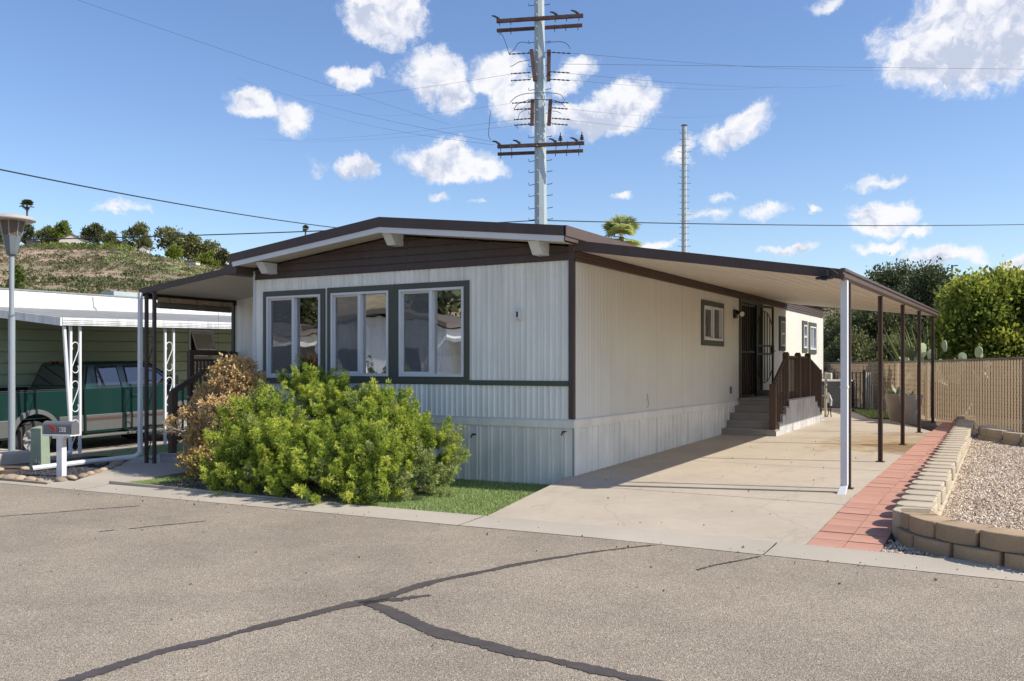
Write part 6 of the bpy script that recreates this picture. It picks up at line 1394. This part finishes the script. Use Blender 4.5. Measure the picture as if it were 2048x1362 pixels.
# scrub on the slope
def scrubmass(name, n, r0, r1, a0, a1, size, m, tm, lab, dense=.0):
    P = []; S_ = []
    while len(P) < n:
        px = RNG.uniform(a0, a1); r = r0+(r1-r0)*RNG.random()**.9; q = hillpt(px, r)
        if MN.noise(Vector((q.x*.045, q.y*.045, 3))) < dense+RNG.normal(0,.12): continue
        P.append((q.x, q.y, q.z)); S_.append(size*RNG.uniform(.5,1.5))
    P = np.array(P); S_ = np.array(S_); per = 26; PP = np.repeat(P, per, 0); SS = np.repeat(S_, per)[:,None]; D = nrm(RNG.normal(0,1,PP.shape)); D[:,2] = np.abs(D[:,2]); PP = PP+D*SS*np.array([1,1,.75])*RNG.uniform(.5,1,(len(PP),1))
    V, k = leaves(PP, D, SS[:,0]*.55, SS[:,0]*.36, 'rhomb', .8); t_ = np.repeat(np.clip(RNG.normal(tm,.16,n),0,1), per)+RNG.normal(0,.08,len(PP))
    return tag(npmesh(name, V, k, m, t_, kind='stuff'), lab, 'scrub')
scrubmass('hill_scrub', 3600, 100, 290, -150, 620, .62, 'scrub', .5, 'dry brown and olive scrub covering the hillside', -.15)
scrubmass('hill_scrub', 1600, 75, 175, -150, 620, .8, 'tree_dark', .6, 'green brush along the foot of the hillside', -.05)
scrubmass('hill_scrub', 150, 255, 282, 60, 260, 1.2, 'tree_bright', .35, 'bright green shrubs just below the hilltop houses', -.3)
scrubmass('hill_scrub', 120, 200, 280, 210, 420, .8, 'cane', .45, 'pale cactus-like clumps scattered on the slope', .1)
scrubmass('hill_scrub', 900, 110, 290, 1500, 2200, 1.2, 'scrub', .75, 'brown scrub on the far slope at right', -.2)
# slim cypress beside the lamp
def cypress(px, d, hpx, lab):
    b = wpt(px,731,d); h = (731-hpx)/1817*d+1.9; tree('cypress', lab, 'tree', (b.x,b.y,-.6), h, [(0,0,h*(i+.6)/8,.20,.20,h*.09) for i in range(7)], 700, .14, 'tree_bright', .06, per=9, spread=.07, tmean=.2)
cypress(32, 40, 500, 'slim dark cypress just right of the lamp pole'); cypress(-6, 42, 545, 'slim cypress at the left picture edge')

# ================================================================ ACROSS THE STREET (seen only in the window glass)
def street_house(x, y, w, d, h, lab, m, porch=True):
    t = thing('street_house', lab, 'house', (x,y,-.3)); g = G(); g.box(x-w/2,x+w/2,y-d,y,-.3,h); g.prism([(x-w/2,h),(x+w/2,h),(x,h+.55)], 'y', y-d, y); g.build('wall', m, t)
    g = G()
    for sg_ in (-1,1): g.add([(x,y+.4,h+.62),(x+sg_*(w/2+.3),y+.4,h+.02),(x+sg_*(w/2+.3),y-d,h+.02),(x,y-d,h+.62),(x,y+.4,h+.78),(x+sg_*(w/2+.3),y+.4,h+.18),(x+sg_*(w/2+.3),y-d,h+.18),(x,y-d,h+.78)],[(0,1,2,3),(4,5,6,7),(0,1,5,4),(1,2,6,5),(2,3,7,6)])
    g.build('roof', 'house_roof', t)
    for k in (-.3,.12): g = G(); g.box(x+w*k,x+w*(k+.2),y,y+.05,1.1,2.2); f = g.build('window', 'white_trim', t); g = G(); g.box(x+w*k+.08,x+w*(k+.2)-.08,y+.05,y+.06,1.18,2.12); g.build('pane', 'house_dark', f)
    if porch:
        g = G(); g.box(x+w/2,x+w/2+3,y-d+1,y+.3,2.35,2.5); g.build('awning', 'neigh_white', t)
        for yy in (y+.1,y-4): g = G(); g.box(x+w/2+2.8,x+w/2+2.9,yy-.05,yy+.05,-.3,2.35); g.build('post', 'neigh_white', t)
street_house(-17,-17.5,6.5,13,2.9,'pale mobile home across the street, nearest of the two','neigh_white'); street_house(-29,-17,6.5,13,2.9,'tan mobile home across the street, farther of the two','house_cream'); street_house(-4.5,-18,6,12,2.8,'grey mobile home across the street behind the camera','siding')
for i, (x, y, h) in enumerate(((-11,-24,7),(-23,-30,9),(-8,-33,8),(-34,-30,8),(-16,-36,9),(-3,-30,7))):
    tree('street_tree', ['leafy tree behind the pale mobile home across the street','tall tree between the homes across the street','tree far behind the grey home across the street','tree beyond the tan home across the street','tallest dark tree across the street','small tree right behind the grey home across the street'][i], 'tree', (x,y,-.4), h, cluster(h*.35,h,10,40+i,.3,.42), 500, .42, 'tree_dark', .25, per=9, spread=.4)
g = G(); n = 30
for i in range(n):
    for j in range(6):
        x = -130+200*i/(n-1); y = -60-j*22; z = [-1,3,8,14,19,21][j]*(.8+.3*math.sin(i*.4))+MN.noise(Vector((x*.03,y*.03,0)))*3; g.v.append((x,y,z))
for i in range(n-1):
    for j in range(5): g.f.append((i*6+j,i*6+j+1,(i+1)*6+j+1,(i+1)*6+j))
g.build('hills_across', 'hill', kind='structure', smooth=True)
# off-frame tree whose shade falls on the gravel at right
tree('garden_tree', 'small garden tree just outside the right edge whose shade crosses the gravel', 'tree', (9.3,1.0,.1), 2.6, [(0,0,1.9,.75,.75,.55),(.4,.3,2.3,.5,.5,.4)], 260, .12, 'tree_olive', .06, per=9, spread=.1)
